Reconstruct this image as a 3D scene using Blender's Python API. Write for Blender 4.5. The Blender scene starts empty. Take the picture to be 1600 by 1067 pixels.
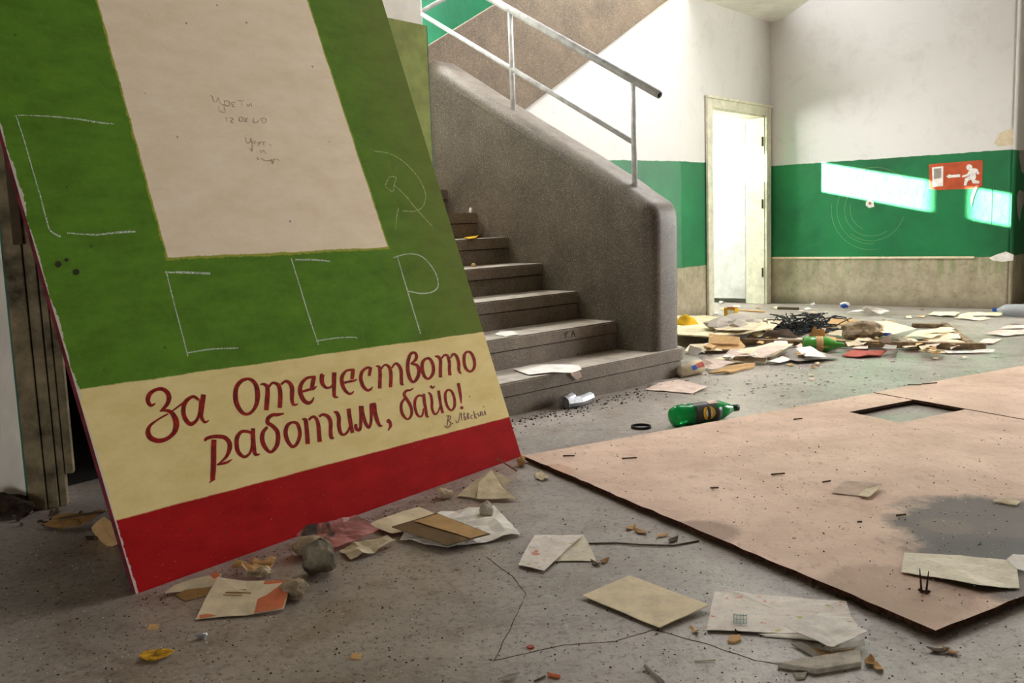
import bpy, bmesh, math, random
from mathutils import Vector, Matrix, noise as mn
random.seed(7)
D = bpy.data; SC = bpy.context.scene; COL = SC.collection
# ------------------------------------------------------------------ camera
FPX, HOR, ROLL = 1467.0, 346.7, 0.035
PIT = math.atan((533.5-HOR)/FPX)
Fv = Vector((0, math.cos(PIT), -math.sin(PIT))); R0 = Vector((1, 0, 0)); U0 = Vector((0, math.sin(PIT), math.cos(PIT)))
Rv = R0*math.cos(-ROLL)+U0*math.sin(-ROLL); Uv = U0*math.cos(-ROLL)-R0*math.sin(-ROLL)
CAM = Vector((0, 0, 1.0))
cd = D.cameras.new('camera'); cam = D.objects.new('camera', cd); COL.objects.link(cam); SC.camera = cam
cd.sensor_width = 36; cd.lens = FPX/1600*36; cd.clip_start = .02; cd.clip_end = 200
cam.matrix_world = Matrix(((Rv.x, Uv.x, -Fv.x, CAM.x), (Rv.y, Uv.y, -Fv.y, CAM.y), (Rv.z, Uv.z, -Fv.z, CAM.z), (0, 0, 0, 1)))
cd.dof.use_dof = True; cd.dof.focus_distance = 3.4; cd.dof.aperture_fstop = 11
# ------------------------------------------------------------------ the plan of the place (metres)
Z = Vector((0, 0, 1))
def dirv(t): return Vector((math.cos(t), math.sin(t), 0))
S = Vector((.663, 5.877, 0)); u = dirv(.766); a = Vector((-u.y, u.x, 0)); RI, RU = .179, .317   # stair: u along the nosings, a up the flight
Cn = Vector((2.909, 10.485, 0)); w = dirv(.879); v = Vector((w.y, -w.x, 0))                    # far corner; w along the door wall, v along the right wall
A0 = S+a*1.8; A1 = S+a*1.55+u*2.72; w2 = (A1-A0).normalized(); n2 = Vector((w2.y, -w2.x, 0))
def ray(x, y): return Fv+Rv*((x-800)/FPX)+Uv*((533.5-y)/FPX)
def at(x, y, z=0.0):
    d = ray(x, y); return CAM+d*((z-1)/d.z)
def onp(x, y, P, n):
    d = ray(x, y); return CAM+d*((P-CAM).dot(n)/d.dot(n))
def SUZ(s, uu, z): return S+a*s+u*uu+Z*z
# ------------------------------------------------------------------ light
SC.view_settings.view_transform = 'Standard'; SC.view_settings.look = 'None'; SC.view_settings.gamma = 1
SC.view_settings.use_curve_mapping = False; SC.view_settings.exposure = 0.14
W = D.worlds.new('world'); SC.world = W; W.use_nodes = True
W.node_tree.nodes['Background'].inputs[0].default_value = (.75, .85, 1, 1); W.node_tree.nodes['Background'].inputs[1].default_value = 1.0
def light(name, kind, loc, aim, energy, color=(1, 1, 1), sx=1, sy=1):
    l = D.lights.new(name, kind); o = D.objects.new(name, l); COL.objects.link(o); l.energy = energy; l.color = color
    if kind == 'AREA': l.shape = 'RECTANGLE'; l.size = sx; l.size_y = sy
    o.location = loc; o.rotation_euler = (Vector(aim)).to_track_quat('-Z', 'Y').to_euler(); return o
sunD = v+w*.27-Z*.226
sun = light('sun', 'SUN', (-4, 14, 6), sunD, 380, (1, .97, .9)); sun.data.angle = .0093
# daylight of the glazed entrance off to the right, of the stair window and of the back room window
light('entrance_daylight', 'AREA', (7.9, 8.0, 1.9), Vector((-1, -.2, -.12)), 500, (1, .985, .955), 3.6, 2.8)
light('left_wall_fill', 'AREA', (2.35, 7.2, 4.35), Vector((-.6, .35, -.7)), 160, (.98, .98, 1), 2.5, 1.2)  # added lamp, no known source: brightens the left wall by the stairs
light('stair_window_daylight', 'AREA', SUZ(3.1, .1, 4.2), -a*.75-Z*.85-u*.12, 230, (1, .98, .96), 1.6, 1.2)
light('camera_side_fill', 'AREA', (-3.2, -4.1, .65), Vector((.22, 1, 0)), 105, (1, .98, .95), 3.2, 1.1)  # added fill lamp, kept low to light upright faces at the left
light('back_room_daylight', 'AREA', Cn-v*2.2-w*1.0+Z*1.9, v+w*.2-Z*.1, 170, (1, .98, 1), .9, .9)
SC.cycles.use_denoising = True; SC.cycles.max_bounces = 8; SC.cycles.diffuse_bounces = 5; SC.cycles.sample_clamp_indirect = 6
# ------------------------------------------------------------------ materials
def lin(c):
    return tuple(((x/255)/12.92 if x/255 <= .04045 else ((x/255+.055)/1.055)**2.4) for x in c)+(1,)
class NM:
    def __init__(s, name, rough=.8, spec=.3):
        s.m = D.materials.new(name); s.m.use_nodes = True; s.t = s.m.node_tree; s.n = s.t.nodes; s.b = s.n['Principled BSDF']
        s.b.inputs['Roughness'].default_value = rough; s.b.inputs['Specular IOR Level'].default_value = spec
    def new(s, k): return s.n.new(k)
    def link(s, o, i):
        if isinstance(o, (int, float)): i.default_value = o
        elif isinstance(o, tuple): i.default_value = o
        else: s.t.links.new(o, i)
    def pos(s): return s.new('ShaderNodeNewGeometry').outputs['Position']
    def obj(s): return s.new('ShaderNodeTexCoord').outputs['Object']
    def noise(s, vec, sc, det=4, ro=.6, vs=None, dist=0):
        if vs:
            k = s.new('ShaderNodeMapping'); k.inputs['Scale'].default_value = vs; s.link(vec, k.inputs[0]); vec = k.outputs[0]
        k = s.new('ShaderNodeTexNoise'); k.inputs['Scale'].default_value = sc; k.inputs['Detail'].default_value = det; k.inputs['Roughness'].default_value = ro
        k.inputs['Distortion'].default_value = dist; s.link(vec, k.inputs[0]); return k.outputs[0]
    def vor(s, vec, sc, out='Distance', feat='F1'):
        k = s.new('ShaderNodeTexVoronoi'); k.inputs['Scale'].default_value = sc; k.feature = feat; s.link(vec, k.inputs['Vector']); return k.outputs[out]
    def math(s, op, x, y=0, z=0, clamp=False):
        k = s.new('ShaderNodeMath'); k.operation = op; k.use_clamp = clamp
        for i, q in enumerate((x, y, z)): s.link(q, k.inputs[i])
        return k.outputs[0]
    def step(s, x, lo, hi):
        k = s.new('ShaderNodeMapRange'); k.inputs[1].default_value = lo; k.inputs[2].default_value = hi; s.link(x, k.inputs[0]); return k.outputs[0]
    def mix(s, f, c1, c2, mode='MIX'):
        k = s.new('ShaderNodeMix'); k.data_type = 'RGBA'; k.blend_type = mode; s.link(f, k.inputs[0])
        s.link(lin(c1) if isinstance(c1, tuple) and len(c1) == 3 else c1, k.inputs[6]); s.link(lin(c2) if isinstance(c2, tuple) and len(c2) == 3 else c2, k.inputs[7]); return k.outputs[2]
    def sep(s, vec):
        k = s.new('ShaderNodeSeparateXYZ'); s.link(vec, k.inputs[0]); return k.outputs
    def dist(s, vec, c, sc=(1, 1, 1)):
        k = s.new('ShaderNodeVectorMath'); k.operation = 'SUBTRACT'; s.link(vec, k.inputs[0]); k.inputs[1].default_value = c
        q = s.new('ShaderNodeVectorMath'); q.operation = 'MULTIPLY'; s.link(k.outputs[0], q.inputs[0]); q.inputs[1].default_value = sc
        r = s.new('ShaderNodeVectorMath'); r.operation = 'LENGTH'; s.link(q.outputs[0], r.inputs[0]); return r.outputs['Value']
    def col(s, c): s.link(lin(c) if isinstance(c, tuple) and len(c) == 3 else c, s.b.inputs['Base Color']); return s
    def bump(s, h, st=.3, d=.01):
        k = s.new('ShaderNodeBump'); k.inputs['Strength'].default_value = st; k.inputs['Distance'].default_value = d; s.link(h, k.inputs['Height']); s.link(k.outputs[0], s.b.inputs['Normal']); return s
def plain(name, c, rough=.8, var=.18, sc=10, spec=.3, bump=.15, metal=0):
    m = NM(name, rough, spec); p = m.pos(); n = m.noise(p, sc, 5, .65); dk = tuple(x*(1-var*1.6) for x in c); lt = tuple(min(255, x*(1+var*.6)) for x in c)
    m.col(m.mix(m.step(n, .3, .7), dk, lt)); m.bump(m.noise(p, sc*6, 4), bump, .004); m.b.inputs['Metallic'].default_value = metal; return m.m
M = {}
def wallmat(name, stain=False, greencol=(24, 118, 68), lo=.506, hi=1.51, hi2=None, darkbase=True):
    m = NM(name, .62, .35); p = m.pos(); x, y, z = m.sep(p)
    wob = m.math('MULTIPLY', m.math('SUBTRACT', m.noise(p, 9, 3), .5), .022); zz = m.math('ADD', z, wob)
    big = m.noise(p, 1.3, 4); fine = m.noise(p, 22, 5, .7)
    white = m.mix(m.step(m.noise(p, 3.2, 6, .75, dist=.6), .52, .78), (214, 211, 206), (200, 196, 190))
    white = m.mix(m.step(m.noise(p, 14, 6, .8), .66, .72), white, (176, 168, 152))
    g2 = tuple(c*.72 for c in greencol)
    green = m.mix(m.step(big, .35, .7), greencol, g2)
    green = m.mix(m.step(m.noise(p, 30, 6, .8, vs=(1, 1, .35)), .68, .71), green, (120, 160, 130))
    base = m.mix(m.step(m.noise(p, 5, 6, .8), .35, .7), (186, 174, 148), (146, 134, 112))
    base = m.mix(m.step(fine, .55, .8), base, (112, 104, 90))
    drip = m.math('MULTIPLY', m.step(m.noise(p, 7, 4, .7, vs=(1, 1, .18)), .5, .72), m.step(z, lo-.28, lo))
    base = m.mix(drip, base, (104, 132, 74))
    base = m.mix(m.math('MULTIPLY', m.step(z, .12, .0), .6), base, (96, 84, 68))
    gl = m.step(zz, lo-.002, lo+.002); gh = m.step(zz, hi-.002, hi+.002)
    c = m.mix(gl, base, green); c = m.mix(gh, c, white); m.col(c)
    m.link(m.math('ADD', m.math('MULTIPLY', m.math('SUBTRACT', gl, gh), -.28), .75), m.b.inputs['Roughness'])
    m.bump(m.math('ADD', m.noise(p, 6, 5, .6), m.math('MULTIPLY', fine, .25)), .35, .02); return m.m
M['wall'] = wallmat('painted_wall')
M['stairwall'] = wallmat('stairwell_wall', lo=-1, hi=3.75, greencol=(52, 150, 106))
M['white'] = plain('white_plaster', (238, 233, 223), .8, .06, 3)
M['dim'] = plain('old_plaster', (150, 140, 125), .85, .12, 3)
M['darkroom'] = plain('unlit_dark_plaster', (26, 23, 20), .95, .1, 3)  # near-black colour paints in the darkness of the unlit room
def terr(name, c, c2, rough=.5, dust_light=0.0):
    m = NM(name, rough, .45); p = m.pos()
    k = m.mix(m.step(m.noise(p, 4, 5, .7), .3, .72), c, c2)
    k = m.mix(m.math('MULTIPLY', m.step(m.noise(p, 170, 2, .5), .56, .68), .55), k, (178, 168, 150))
    k = m.mix(m.math('MULTIPLY', m.step(m.noise(p, 120, 2, .5), .42, .34), .6), k, (40, 36, 32))
    k = m.mix(m.math('MULTIPLY', m.step(m.noise(p, 5, 6, .8, vs=(1, 1, .3)), .58, .8), .55), k, (150, 140, 124))
    if dust_light:   # up-facing faces lightened: top light painted in with a dusty tone
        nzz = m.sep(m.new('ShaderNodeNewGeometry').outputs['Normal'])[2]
        k = m.mix(m.math('MULTIPLY', m.math('MULTIPLY', m.step(nzz, .35, .95), dust_light), m.step(m.noise(p, 6, 6, .7), .2, .6)), k, (206, 196, 184))
    m.col(k); m.bump(m.noise(p, 140, 2), .25, .003); return m.m
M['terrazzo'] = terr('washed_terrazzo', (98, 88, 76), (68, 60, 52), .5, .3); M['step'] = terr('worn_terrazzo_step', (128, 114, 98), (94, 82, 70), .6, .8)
M['band'] = terr('stained_parapet', (122, 104, 82), (88, 74, 58), .7)
m = NM('dusty_terrazzo_floor', .4, .5); p = m.pos()
k = m.mix(m.step(m.noise(p, 1.1, 6, .7, dist=.5), .36, .66), (178, 169, 160), (138, 130, 122))
k = m.mix(m.math('MULTIPLY', m.step(m.noise(p, 7, 7, .8), .5, .72), .6), k, (104, 90, 76))
k = m.mix(m.math('MULTIPLY', m.step(m.noise(p, 3.1, 7, .78, dist=.8), .52, .66), .45), k, (116, 96, 76))
k = m.mix(m.math('MULTIPLY', m.step(m.noise(p, 48, 6, .85), .53, .62), .85), k, (70, 58, 48))
k = m.mix(m.math('MULTIPLY', m.step(m.noise(p, 1.7, 6, .72, dist=1.2), .54, .66), .5), k, (112, 92, 72))
k = m.mix(m.math('MULTIPLY', m.step(m.noise(p, 150, 3, .6), .64, .7), .7), k, (206, 198, 186))
k = m.mix(m.math('MULTIPLY', m.step(m.noise(p, 2.3, 5, .7), .6, .75), .5), k, (152, 150, 152))
m.col(k); m.link(m.step(m.noise(p, 3, 6, .75), .0, 1.3), m.b.inputs['Roughness']); m.bump(m.noise(p, 90, 4, .7), .35, .004); M['floor'] = m.m
# fibreboard
m = NM('fibreboard', .6, .35); p = m.pos(); x, y, z = m.sep(p)
k = m.mix(m.step(m.noise(p, 2.4, 6, .7), .35, .68), (218, 188, 166), (182, 150, 128))
k = m.mix(m.math('MULTIPLY', m.step(m.noise(p, 34, 6, .82, vs=(1, .5, 1)), .54, .68), .65), k, (140, 108, 88))
k = m.mix(m.math('MULTIPLY', m.step(m.noise(p, 120, 2), .66, .7), .6), k, (240, 222, 204))
wob = m.math('MULTIPLY', m.math('SUBTRACT', m.noise(p, 5, 5, .7), .5), .42)
for (px, py), r, cc, st in (((1585, 830), .38, (52, 46, 42), .9), ((1570, 885), .27, (56, 50, 44), .88), ((1480, 822), .08, (110, 90, 76), .6), ((1088, 832), .13, (128, 96, 76), .7), ((1400, 925), .22, (140, 108, 84), .5), ((860, 735), .1, (170, 118, 84), .5)):
    c = at(px, py, .025); d = m.math('ADD', m.dist(p, tuple(c)), m.math('MULTIPLY', wob, r*2.2)); k = m.mix(m.math('MULTIPLY', m.step(d, r*1.05, r*.8), st), k, cc)
m.col(k); m.bump(m.noise(p, 70, 5, .7), .3, .003); M['fibre'] = m.m
M['fibre_edge'] = plain('frayed_fibreboard_edge', (70, 46, 34), .95, .4, 60, .1, .8)
# leaning slogan board: painted bands in the board's own coordinates
BL = at(213, 928); BR = at(815, 713); ex = (BR-BL).normalized(); nh = Vector((-ex.y, ex.x, 0)); TH = math.radians(20)
sv = Z*math.cos(TH)+nh*math.sin(TH); nb = ex.cross(sv)
BM = Matrix(((ex.x, sv.x, nb.x, BL.x), (ex.y, sv.y, nb.y, BL.y), (ex.z, sv.z, nb.z, BL.z), (0, 0, 0, 1))); BMI = BM.inverted()
def uv(x, y): q = BMI @ onp(x, y, BL, nb); return q.x, q.y
m = NM('board_paint', .75, .05); p = m.obj(); x, y, z = m.sep(p)
wv = m.math('MULTIPLY', m.math('SUBTRACT', m.noise(p, 6, 4, .6), .5), .02); wf = m.math('MULTIPLY', m.math('SUBTRACT', m.noise(p, 70, 2, .5), .5), .006); wv = m.math('ADD', wv, wf)
def slab(x0, y0, x1, y1, X, Y):   # signed height above the line through two painted points
    k = (y1-y0)/(x1-x0); return m.math('SUBTRACT', Y, m.math('ADD', m.math('MULTIPLY', X, k), y0-k*x0))
rt = m.math('ADD', slab(*uv(185, 812), *uv(800, 650), x, y), m.math('MULTIPLY', wv, .4)); ct = m.math('ADD', slab(*uv(120, 609), *uv(757, 518), x, y), m.math('MULTIPLY', wv, .6))
b1, b2, b3, b4 = uv(152, 0), uv(262, 403), uv(606, 387), uv(480, 0)
lf = m.math('ADD', slab(b2[1], b2[0], b1[1], b1[0], y, x), wv); rg = m.math('ADD', slab(b3[1], b3[0], b4[1], b4[0], y, x), wv); bt = m.math('ADD', slab(*b2, *b3, x, y), wv)
br = m.noise(p, 5, 6, .7, vs=(1, 2.2, 1)); brf = m.noise(p, 34, 5, .75, vs=(1.6, .8, 1))
green = m.mix(m.step(br, .32, .7), (92, 134, 40), (70, 106, 30)); green = m.mix(m.math('MULTIPLY', m.step(brf, .5, .8), .4), green, (112, 138, 42)); green = m.mix(m.math('MULTIPLY', m.step(x, 1.25, 1.75), .5), green, (106, 100, 56))  # green shifts to olive at the right, partly sheen painted in
cream = m.mix(m.step(br, .3, .7), (234, 216, 160), (216, 196, 132)); cream = m.mix(m.math('MULTIPLY', m.step(brf, .55, .75), .35), cream, (228, 214, 168))
red = m.mix(m.step(br, .3, .7), (172, 26, 28), (140, 18, 20)); red = m.mix(m.math('MULTIPLY', m.step(m.noise(p, 120, 2), .7, .74), .5), red, (216, 150, 140))
beige = m.mix(m.step(br, .3, .7), (236, 222, 200), (222, 204, 176)); beige = m.mix(m.math('MULTIPLY', m.step(m.noise(p, 12, 6, .8), .55, .75), .4), beige, (220, 210, 198))
inr = m.math('MULTIPLY', m.math('MULTIPLY', m.step(lf, 0, .003), m.step(rg, .0, -.003)), m.step(bt, 0, .003))
we = m.math('MULTIPLY', m.math('SUBTRACT', m.noise(p, 26, 4, .75), .5), .022)
ind = m.math('MULTIPLY', m.math('MULTIPLY', m.step(m.math('ADD', lf, we), -.007, -.004), m.step(m.math('SUBTRACT', rg, we), .007, .004)), m.step(m.math('ADD', bt, we), -.009, -.006))
k = m.mix(ind, green, (146, 152, 58)); k = m.mix(inr, k, beige)
k = m.mix(m.step(ct, .002, -.002), k, cream); k = m.mix(m.step(rt, .002, -.002), k, red)
k = m.mix(m.math('MULTIPLY', m.math('LESS_THAN', m.math('ADD', m.math('ADD', x, m.math('MULTIPLY', y, .018)), m.math('MULTIPLY', m.math('SUBTRACT', m.noise(p, 7, 6, .75), .5), .05)), .0045), .8), k, (206, 196, 188))
k = m.mix(m.math('MULTIPLY', m.step(m.vor(p, 9), .05, .035), .6), k, (60, 52, 36))
m.col(k); m.bump(m.math('ADD', m.noise(p, 60, 4, vs=(3, 1, 1)), br), .12, .004); M['board'] = m.m
M['boardedge'] = plain('magenta_edge', (120, 44, 56), .7, .3, 20); M['brush'] = plain('brushed_red_paint', (142, 28, 20), .65, .3, 60, .08); M['ink'] = plain('brown_paint', (118, 62, 38), .6, .2, 50)
def chalk(name, c, thr):
    m = NM(name, .95, .05); p = m.pos(); n = m.noise(p, 420, 2, .6); m.col(c)
    tr = m.new('ShaderNodeBsdfTransparent'); ms = m.new('ShaderNodeMixShader'); m.link(m.step(n, thr-.04, thr+.04), ms.inputs[0]); m.link(tr.outputs[0], ms.inputs[1]); m.link(m.b.outputs[0], ms.inputs[2])
    m.link(ms.outputs[0], m.n['Material Output'].inputs[0]); return m.m
M['chalk'] = chalk('white_chalk', (222, 230, 216), .5); M['chalkfaint'] = chalk('faint_chalk', (176, 186, 130), .5); M['pencil'] = chalk('pencil', (120, 106, 84), .5)
M['pipe'] = plain('grey_painted_pipe', (206, 208, 208), .4, .12, 14, .5, .1); M['hole'] = plain('pipe_inside', (16, 16, 16), .9)
M['casing'] = plain('cream_door_paint', (226, 220, 196), .5, .08, 12, .4); M['leaf'] = plain('white_door_paint', (224, 218, 212), .6, .1, 4)
M['olive'] = plain('olive_green_paint', (146, 156, 92), .8, .12, 5, .08); M['oldwood'] = plain('old_brown_wood', (132, 120, 94), .8, .35, 9, .2, .5); M['teal'] = plain('teal_paint_edge', (60, 120, 104), .6)
for nme, c in dict(paper_white=(246, 240, 232), paper_cream=(238, 222, 190), paper_old=(212, 198, 168), paper_pink=(226, 204, 190), card_brown=(158, 122, 76), card_dark=(84, 70, 54), card_mid=(122, 100, 72), card_tan=(206, 168, 118), card_red=(176, 92, 80), paper_grey=(158, 150, 142), orange=(222, 128, 92), yellow=(216, 170, 40), blue=(52, 84, 160), straw=(250, 234, 196), paper_dusty=(190, 168, 150)).items(): M[nme] = plain(nme, c, .85, .07, 16, .15)
M['stone'] = plain('grey_stone', (128, 120, 104), .9, .35, 18, .2, .8); M['stone_tan'] = plain('tan_stone', (164, 146, 120), .9, .25, 18, .2, .7); M['plaster_chunk'] = plain('plaster_chunk', (196, 188, 174), .9, .15, 20, .2, .6)
M['leafdry'] = plain('yellow_dry_leaf', (196, 150, 22), .7, .5, 55); M['rust'] = plain('rusty_iron', (60, 34, 24), .8, .4, 60); M['black'] = plain('black_rubber', (20, 20, 20), .6, .2, 30)
M['metal'] = plain('crushed_foil', (170, 172, 176), .35, .2, 30, .5, .4, .7); M['whitechip'] = plain('white_chips', (236, 232, 226), .7, .08, 40); M['dirt'] = plain('dirt_crumbs', (52, 40, 30), .95, .4, 40)
m = NM('printed_sheet', .7, .2); p = m.pos(); k = m.mix(m.step(m.noise(p, 20, 5), .35, .7), (244, 236, 226), (222, 212, 202))
k = m.mix(m.math('MULTIPLY', m.step(m.noise(p, 130, 3, .7, vs=(.4, 1, 1)), .6, .66), .55), k, (120, 100, 96))
k = m.mix(m.math('MULTIPLY', m.step(m.noise(p, 28, 2), .66, .69), .8), k, (220, 128, 96)); k = m.mix(m.math('MULTIPLY', m.step(m.noise(p, 24, 2), .34, .31), .75), k, (190, 184, 96))
m.col(k); M['print'] = m.m
m = NM('ruled_form', .75, .2); p = m.pos(); k = m.mix(m.step(m.noise(p, 14, 5), .35, .7), (226, 218, 196), (204, 194, 170)); k = m.mix(m.math('MULTIPLY', m.step(m.noise(p, 160, 2, .6, vs=(.3, 1, 1)), .58, .64), .35), k, (120, 112, 104)); m.col(k); M['form'] = m.m
m = NM('pink_magazine', .35, .5); p = m.pos(); k = m.mix(m.step(m.noise(p, 9, 4, dist=.5), .42, .56), (196, 128, 128), (62, 56, 58)); k = m.mix(m.step(m.noise(p, 22, 4), .62, .7), k, (150, 84, 70)); m.col(k); M['magazine'] = m.m
def glassy(name, c, alpha_rough=.12, tr=.75):
    m = NM(name, alpha_rough, .5); m.col(c); m.b.inputs['Transmission Weight'].default_value = tr; m.b.inputs['IOR'].default_value = 1.25; return m.m
M['green_glass'] = glassy('green_pet', (30, 170, 84), .12, .45); M['clear_pet'] = glassy('clear_pet', (210, 214, 220), .15, .6); M['plasticbag'] = glassy('dusty_plastic', (200, 190, 178), .5, .3)
# ------------------------------------------------------------------ mesh helpers
def put(o, label=None, cat=None, group=None, kind=None):
    for k_, x_ in (('label', label), ('category', cat), ('group', group), ('kind', kind)):
        if x_: o[k_] = x_
    return o
def mk(name, bm, mat, parent=None, smooth=False, local=False, **kw):
    me = D.meshes.new(name); bmesh.ops.recalc_face_normals(bm, faces=bm.faces)
    if not local:
        xs = [q.co for q in bm.verts]; lo = Vector((min(q.x for q in xs), min(q.y for q in xs), min(q.z for q in xs))); hi = Vector((max(q.x for q in xs), max(q.y for q in xs), lo.z)); o0 = (lo+hi)/2
        for q in bm.verts: q.co = q.co-o0
    else: o0 = None
    bm.to_mesh(me); bm.free()
    for mm in (mat if isinstance(mat, (list, tuple)) else [mat]): me.materials.append(mm)
    if smooth:
        for q in me.polygons: q.use_smooth = True
    o = D.objects.new(name, me); COL.objects.link(o)
    if o0 is not None:
        o.location = o0
        if parent: o.location = o0-parent_origin(parent)
    if parent: o.parent = parent
    return put(o, **kw)
def parent_origin(q):
    l = q.location.copy()
    while q.parent: q = q.parent; l += q.location
    return l
def empty(name, loc, **kw):
    o = D.objects.new(name, None); COL.objects.link(o); o.location = loc; o.empty_display_size = .1; return put(o, **kw)
def add_prism(bm, pts, ext):
    """closed prism: base polygon pts (3d) pushed along ext"""
    b = [bm.verts.new(q) for q in pts]; t = [bm.verts.new(Vector(q)+ext) for q in pts]; n = len(b)
    f = [bm.faces.new(b[::-1]), bm.faces.new(t)]
    for i in range(n): f.append(bm.faces.new((b[i], b[(i+1) % n], t[(i+1) % n], t[i])))
    return f
def prism(name, pts, ext, mat, parent=None, bev=0, seg=2, **kw):
    bm = bmesh.new(); add_prism(bm, [Vector(q) for q in pts], Vector(ext))
    if bev: bmesh.ops.bevel(bm, geom=bm.edges[:], offset=bev, segments=seg, affect='EDGES', profile=.5)
    return mk(name, bm, mat, parent, **kw)
def box(name, o, X, Y, Zz, mat, parent=None, bev=0, **kw):
    return prism(name, [o, o+X, o+X+Y, o+Y], Zz, mat, parent, bev, **kw)
def add_tube(bm, pts, r, n=8, cap=True, taper=None):
    rings = []; pts = [Vector(q) for q in pts]
    for i, q in enumerate(pts):
        t = (pts[min(i+1, len(pts)-1)]-pts[max(i-1, 0)]).normalized(); s_ = t.cross(Z) if abs(t.z) < .95 else t.cross(Vector((1, 0, 0))); s_.normalize(); t2 = t.cross(s_)
        rr = r*(taper[i] if taper else 1)
        rings.append([bm.verts.new(q+(s_*math.cos(2*math.pi*j/n)+t2*math.sin(2*math.pi*j/n))*rr) for j in range(n)])
    for A, B in zip(rings, rings[1:]):
        for j in range(n): bm.faces.new((A[j], A[(j+1) % n], B[(j+1) % n], B[j]))
    if cap: bm.faces.new(rings[0][::-1]); bm.faces.new(rings[-1])
def tube(name, pts, r, mat, parent=None, n=10, smooth=True, **kw):
    bm = bmesh.new(); add_tube(bm, pts, r, n); return mk(name, bm, mat, parent, smooth, **kw)
def crom(P, k=6, closed=False):
    out = []; n = len(P)
    if n < 3: return P
    for i in range(n-1):
        p0, p1, p2, p3 = P[max(i-1, 0)], P[i], P[i+1], P[min(i+2, n-1)]
        for j in range(k):
            t = j/k; out.append(tuple(.5*((2*b)+(-a_+c)*t+(2*a_-5*b+4*c-d)*t*t+(-a_+3*b-3*c+d)*t**3) for a_, b, c, d in zip(p0, p1, p2, p3)))
    out.append(tuple(P[-1])); return out
def nz(x, y, k=1.0, s=0.0): return mn.noise(Vector((x*k, y*k, s)))
def sheet(name, pix, mat, z=.003, th=.0012, amp=.004, cuts=3, parent=None, seed=None, k=9, under=0, **kw):
    """a loose sheet: outline points on the ground (each may carry its own height), subdivided and gently rumpled"""
    seed = random.random()*50 if seed is None else seed
    P = [at(q[0], q[1], z+(q[2] if len(q) > 2 else 0)) for q in pix]
    bm = bmesh.new(); vs = [bm.verts.new(q) for q in P]; c = sum(P, Vector())/len(P); cv = bm.verts.new(c)
    for i in range(len(vs)): bm.faces.new((vs[i], vs[(i+1) % len(vs)], cv))
    bmesh.ops.subdivide_edges(bm, edges=bm.edges[:], cuts=cuts, use_grid_fill=True)
    for q in bm.verts: q.co.z += amp*(abs(nz(q.co.x, q.co.y, k, seed))*1.6+.5*abs(nz(q.co.x, q.co.y, k*3, seed+9)))
    top = bm.faces[:]; r = bmesh.ops.extrude_face_region(bm, geom=top)
    for q in r['geom']:
        if isinstance(q, bmesh.types.BMVert): q.co.z -= th
    return mk(name, bm, M[mat] if isinstance(mat, str) else mat, parent, **kw)
def rock(name, c, sx, sy, sz, mat, seed=0, rough=.35, lv=3, rot=0, parent=None, smooth=False, sink=.1, **kw):
    bm = bmesh.new(); bmesh.ops.create_icosphere(bm, subdivisions=lv, radius=1)
    for q in bm.verts:
        d = q.co.normalized(); h = 1+rough*mn.noise(d*1.3+Vector((seed, 0, 0)))*1.4+rough*.35*mn.noise(d*3.5+Vector((seed, 5, 0)))
        x_, y_, z_ = d.x*sx*h, d.y*sy*h, d.z*sz*h; q.co = Vector((x_*math.cos(rot)-y_*math.sin(rot), x_*math.sin(rot)+y_*math.cos(rot), z_))
    lo = min(q.co.z for q in bm.verts)
    for q in bm.verts: q.co.z = max(q.co.z-lo-sink*sz, 0); q.co += Vector((c.x, c.y, c.z))
    return mk(name, bm, mat, parent, smooth, **kw)
def lathe(prof, n=24, matidx=None):
    """profile (x, r) around the X axis, local mesh"""
    bm = bmesh.new(); rings = [[bm.verts.new((x_, r_*math.cos(2*math.pi*j/n), r_*math.sin(2*math.pi*j/n))) for j in range(n)] for x_, r_ in prof]
    for A, B in zip(rings, rings[1:]):
        for j in range(n): bm.faces.new((A[j], A[(j+1) % n], B[(j+1) % n], B[j]))
    bm.faces.new(rings[0]); bm.faces.new(rings[-1][::-1]); return bm
def xform(bm, base, d, extra=None):
    d = d.normalized(); y_ = Z.cross(d).normalized(); z_ = d.cross(y_)
    for q in bm.verts: q.co = base+d*q.co.x+y_*q.co.y+z_*q.co.z
    return bm
# ================================================================== STRUCTURE
H = 4.6
prism('floor', [(-9, -5, 0), (10, -5, 0), (10, 16, 0), (-9, 16, 0)], (0, 0, -.2), M['floor'], kind='structure')
floor = D.objects['floor']
def crack(pts, wd):
    P = [at(*q, 0) for q in pts]; bm = bmesh.new(); Q = []
    for A, B in zip(P, P[1:]):
        for j in range(8): Q.append(A.lerp(B, j/8)+Vector((random.uniform(-1, 1), random.uniform(-1, 1), 0))*.0018)
    Q.append(P[-1])
    for A, B in zip(Q, Q[1:]):
        t = (B-A).normalized(); s_ = Vector((-t.y, t.x, 0))*wd*random.uniform(.5, 1.2); add_prism(bm, [A-s_, B-s_, B+s_, A+s_], Z*.0008)
    mk('crack', bm, M['card_dark'], floor)
for pts in ([(760, 870), (800, 900), (822, 928), (798, 980), (772, 1032)], [(772, 1032), (880, 1008), (960, 1002), (1022, 984)], [(1022, 984), (1100, 1005), (1180, 1032), (1290, 1050)]): crack(pts, .0012)
def lwall(name, P, Q, h, mat, thick, z0=0, **kw):
    return prism(name, [P+Z*z0, Q+Z*z0, Q+thick+Z*z0, P+thick+Z*z0], Z*(h-z0), mat, kind='structure', **kw)
T = .25
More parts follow.
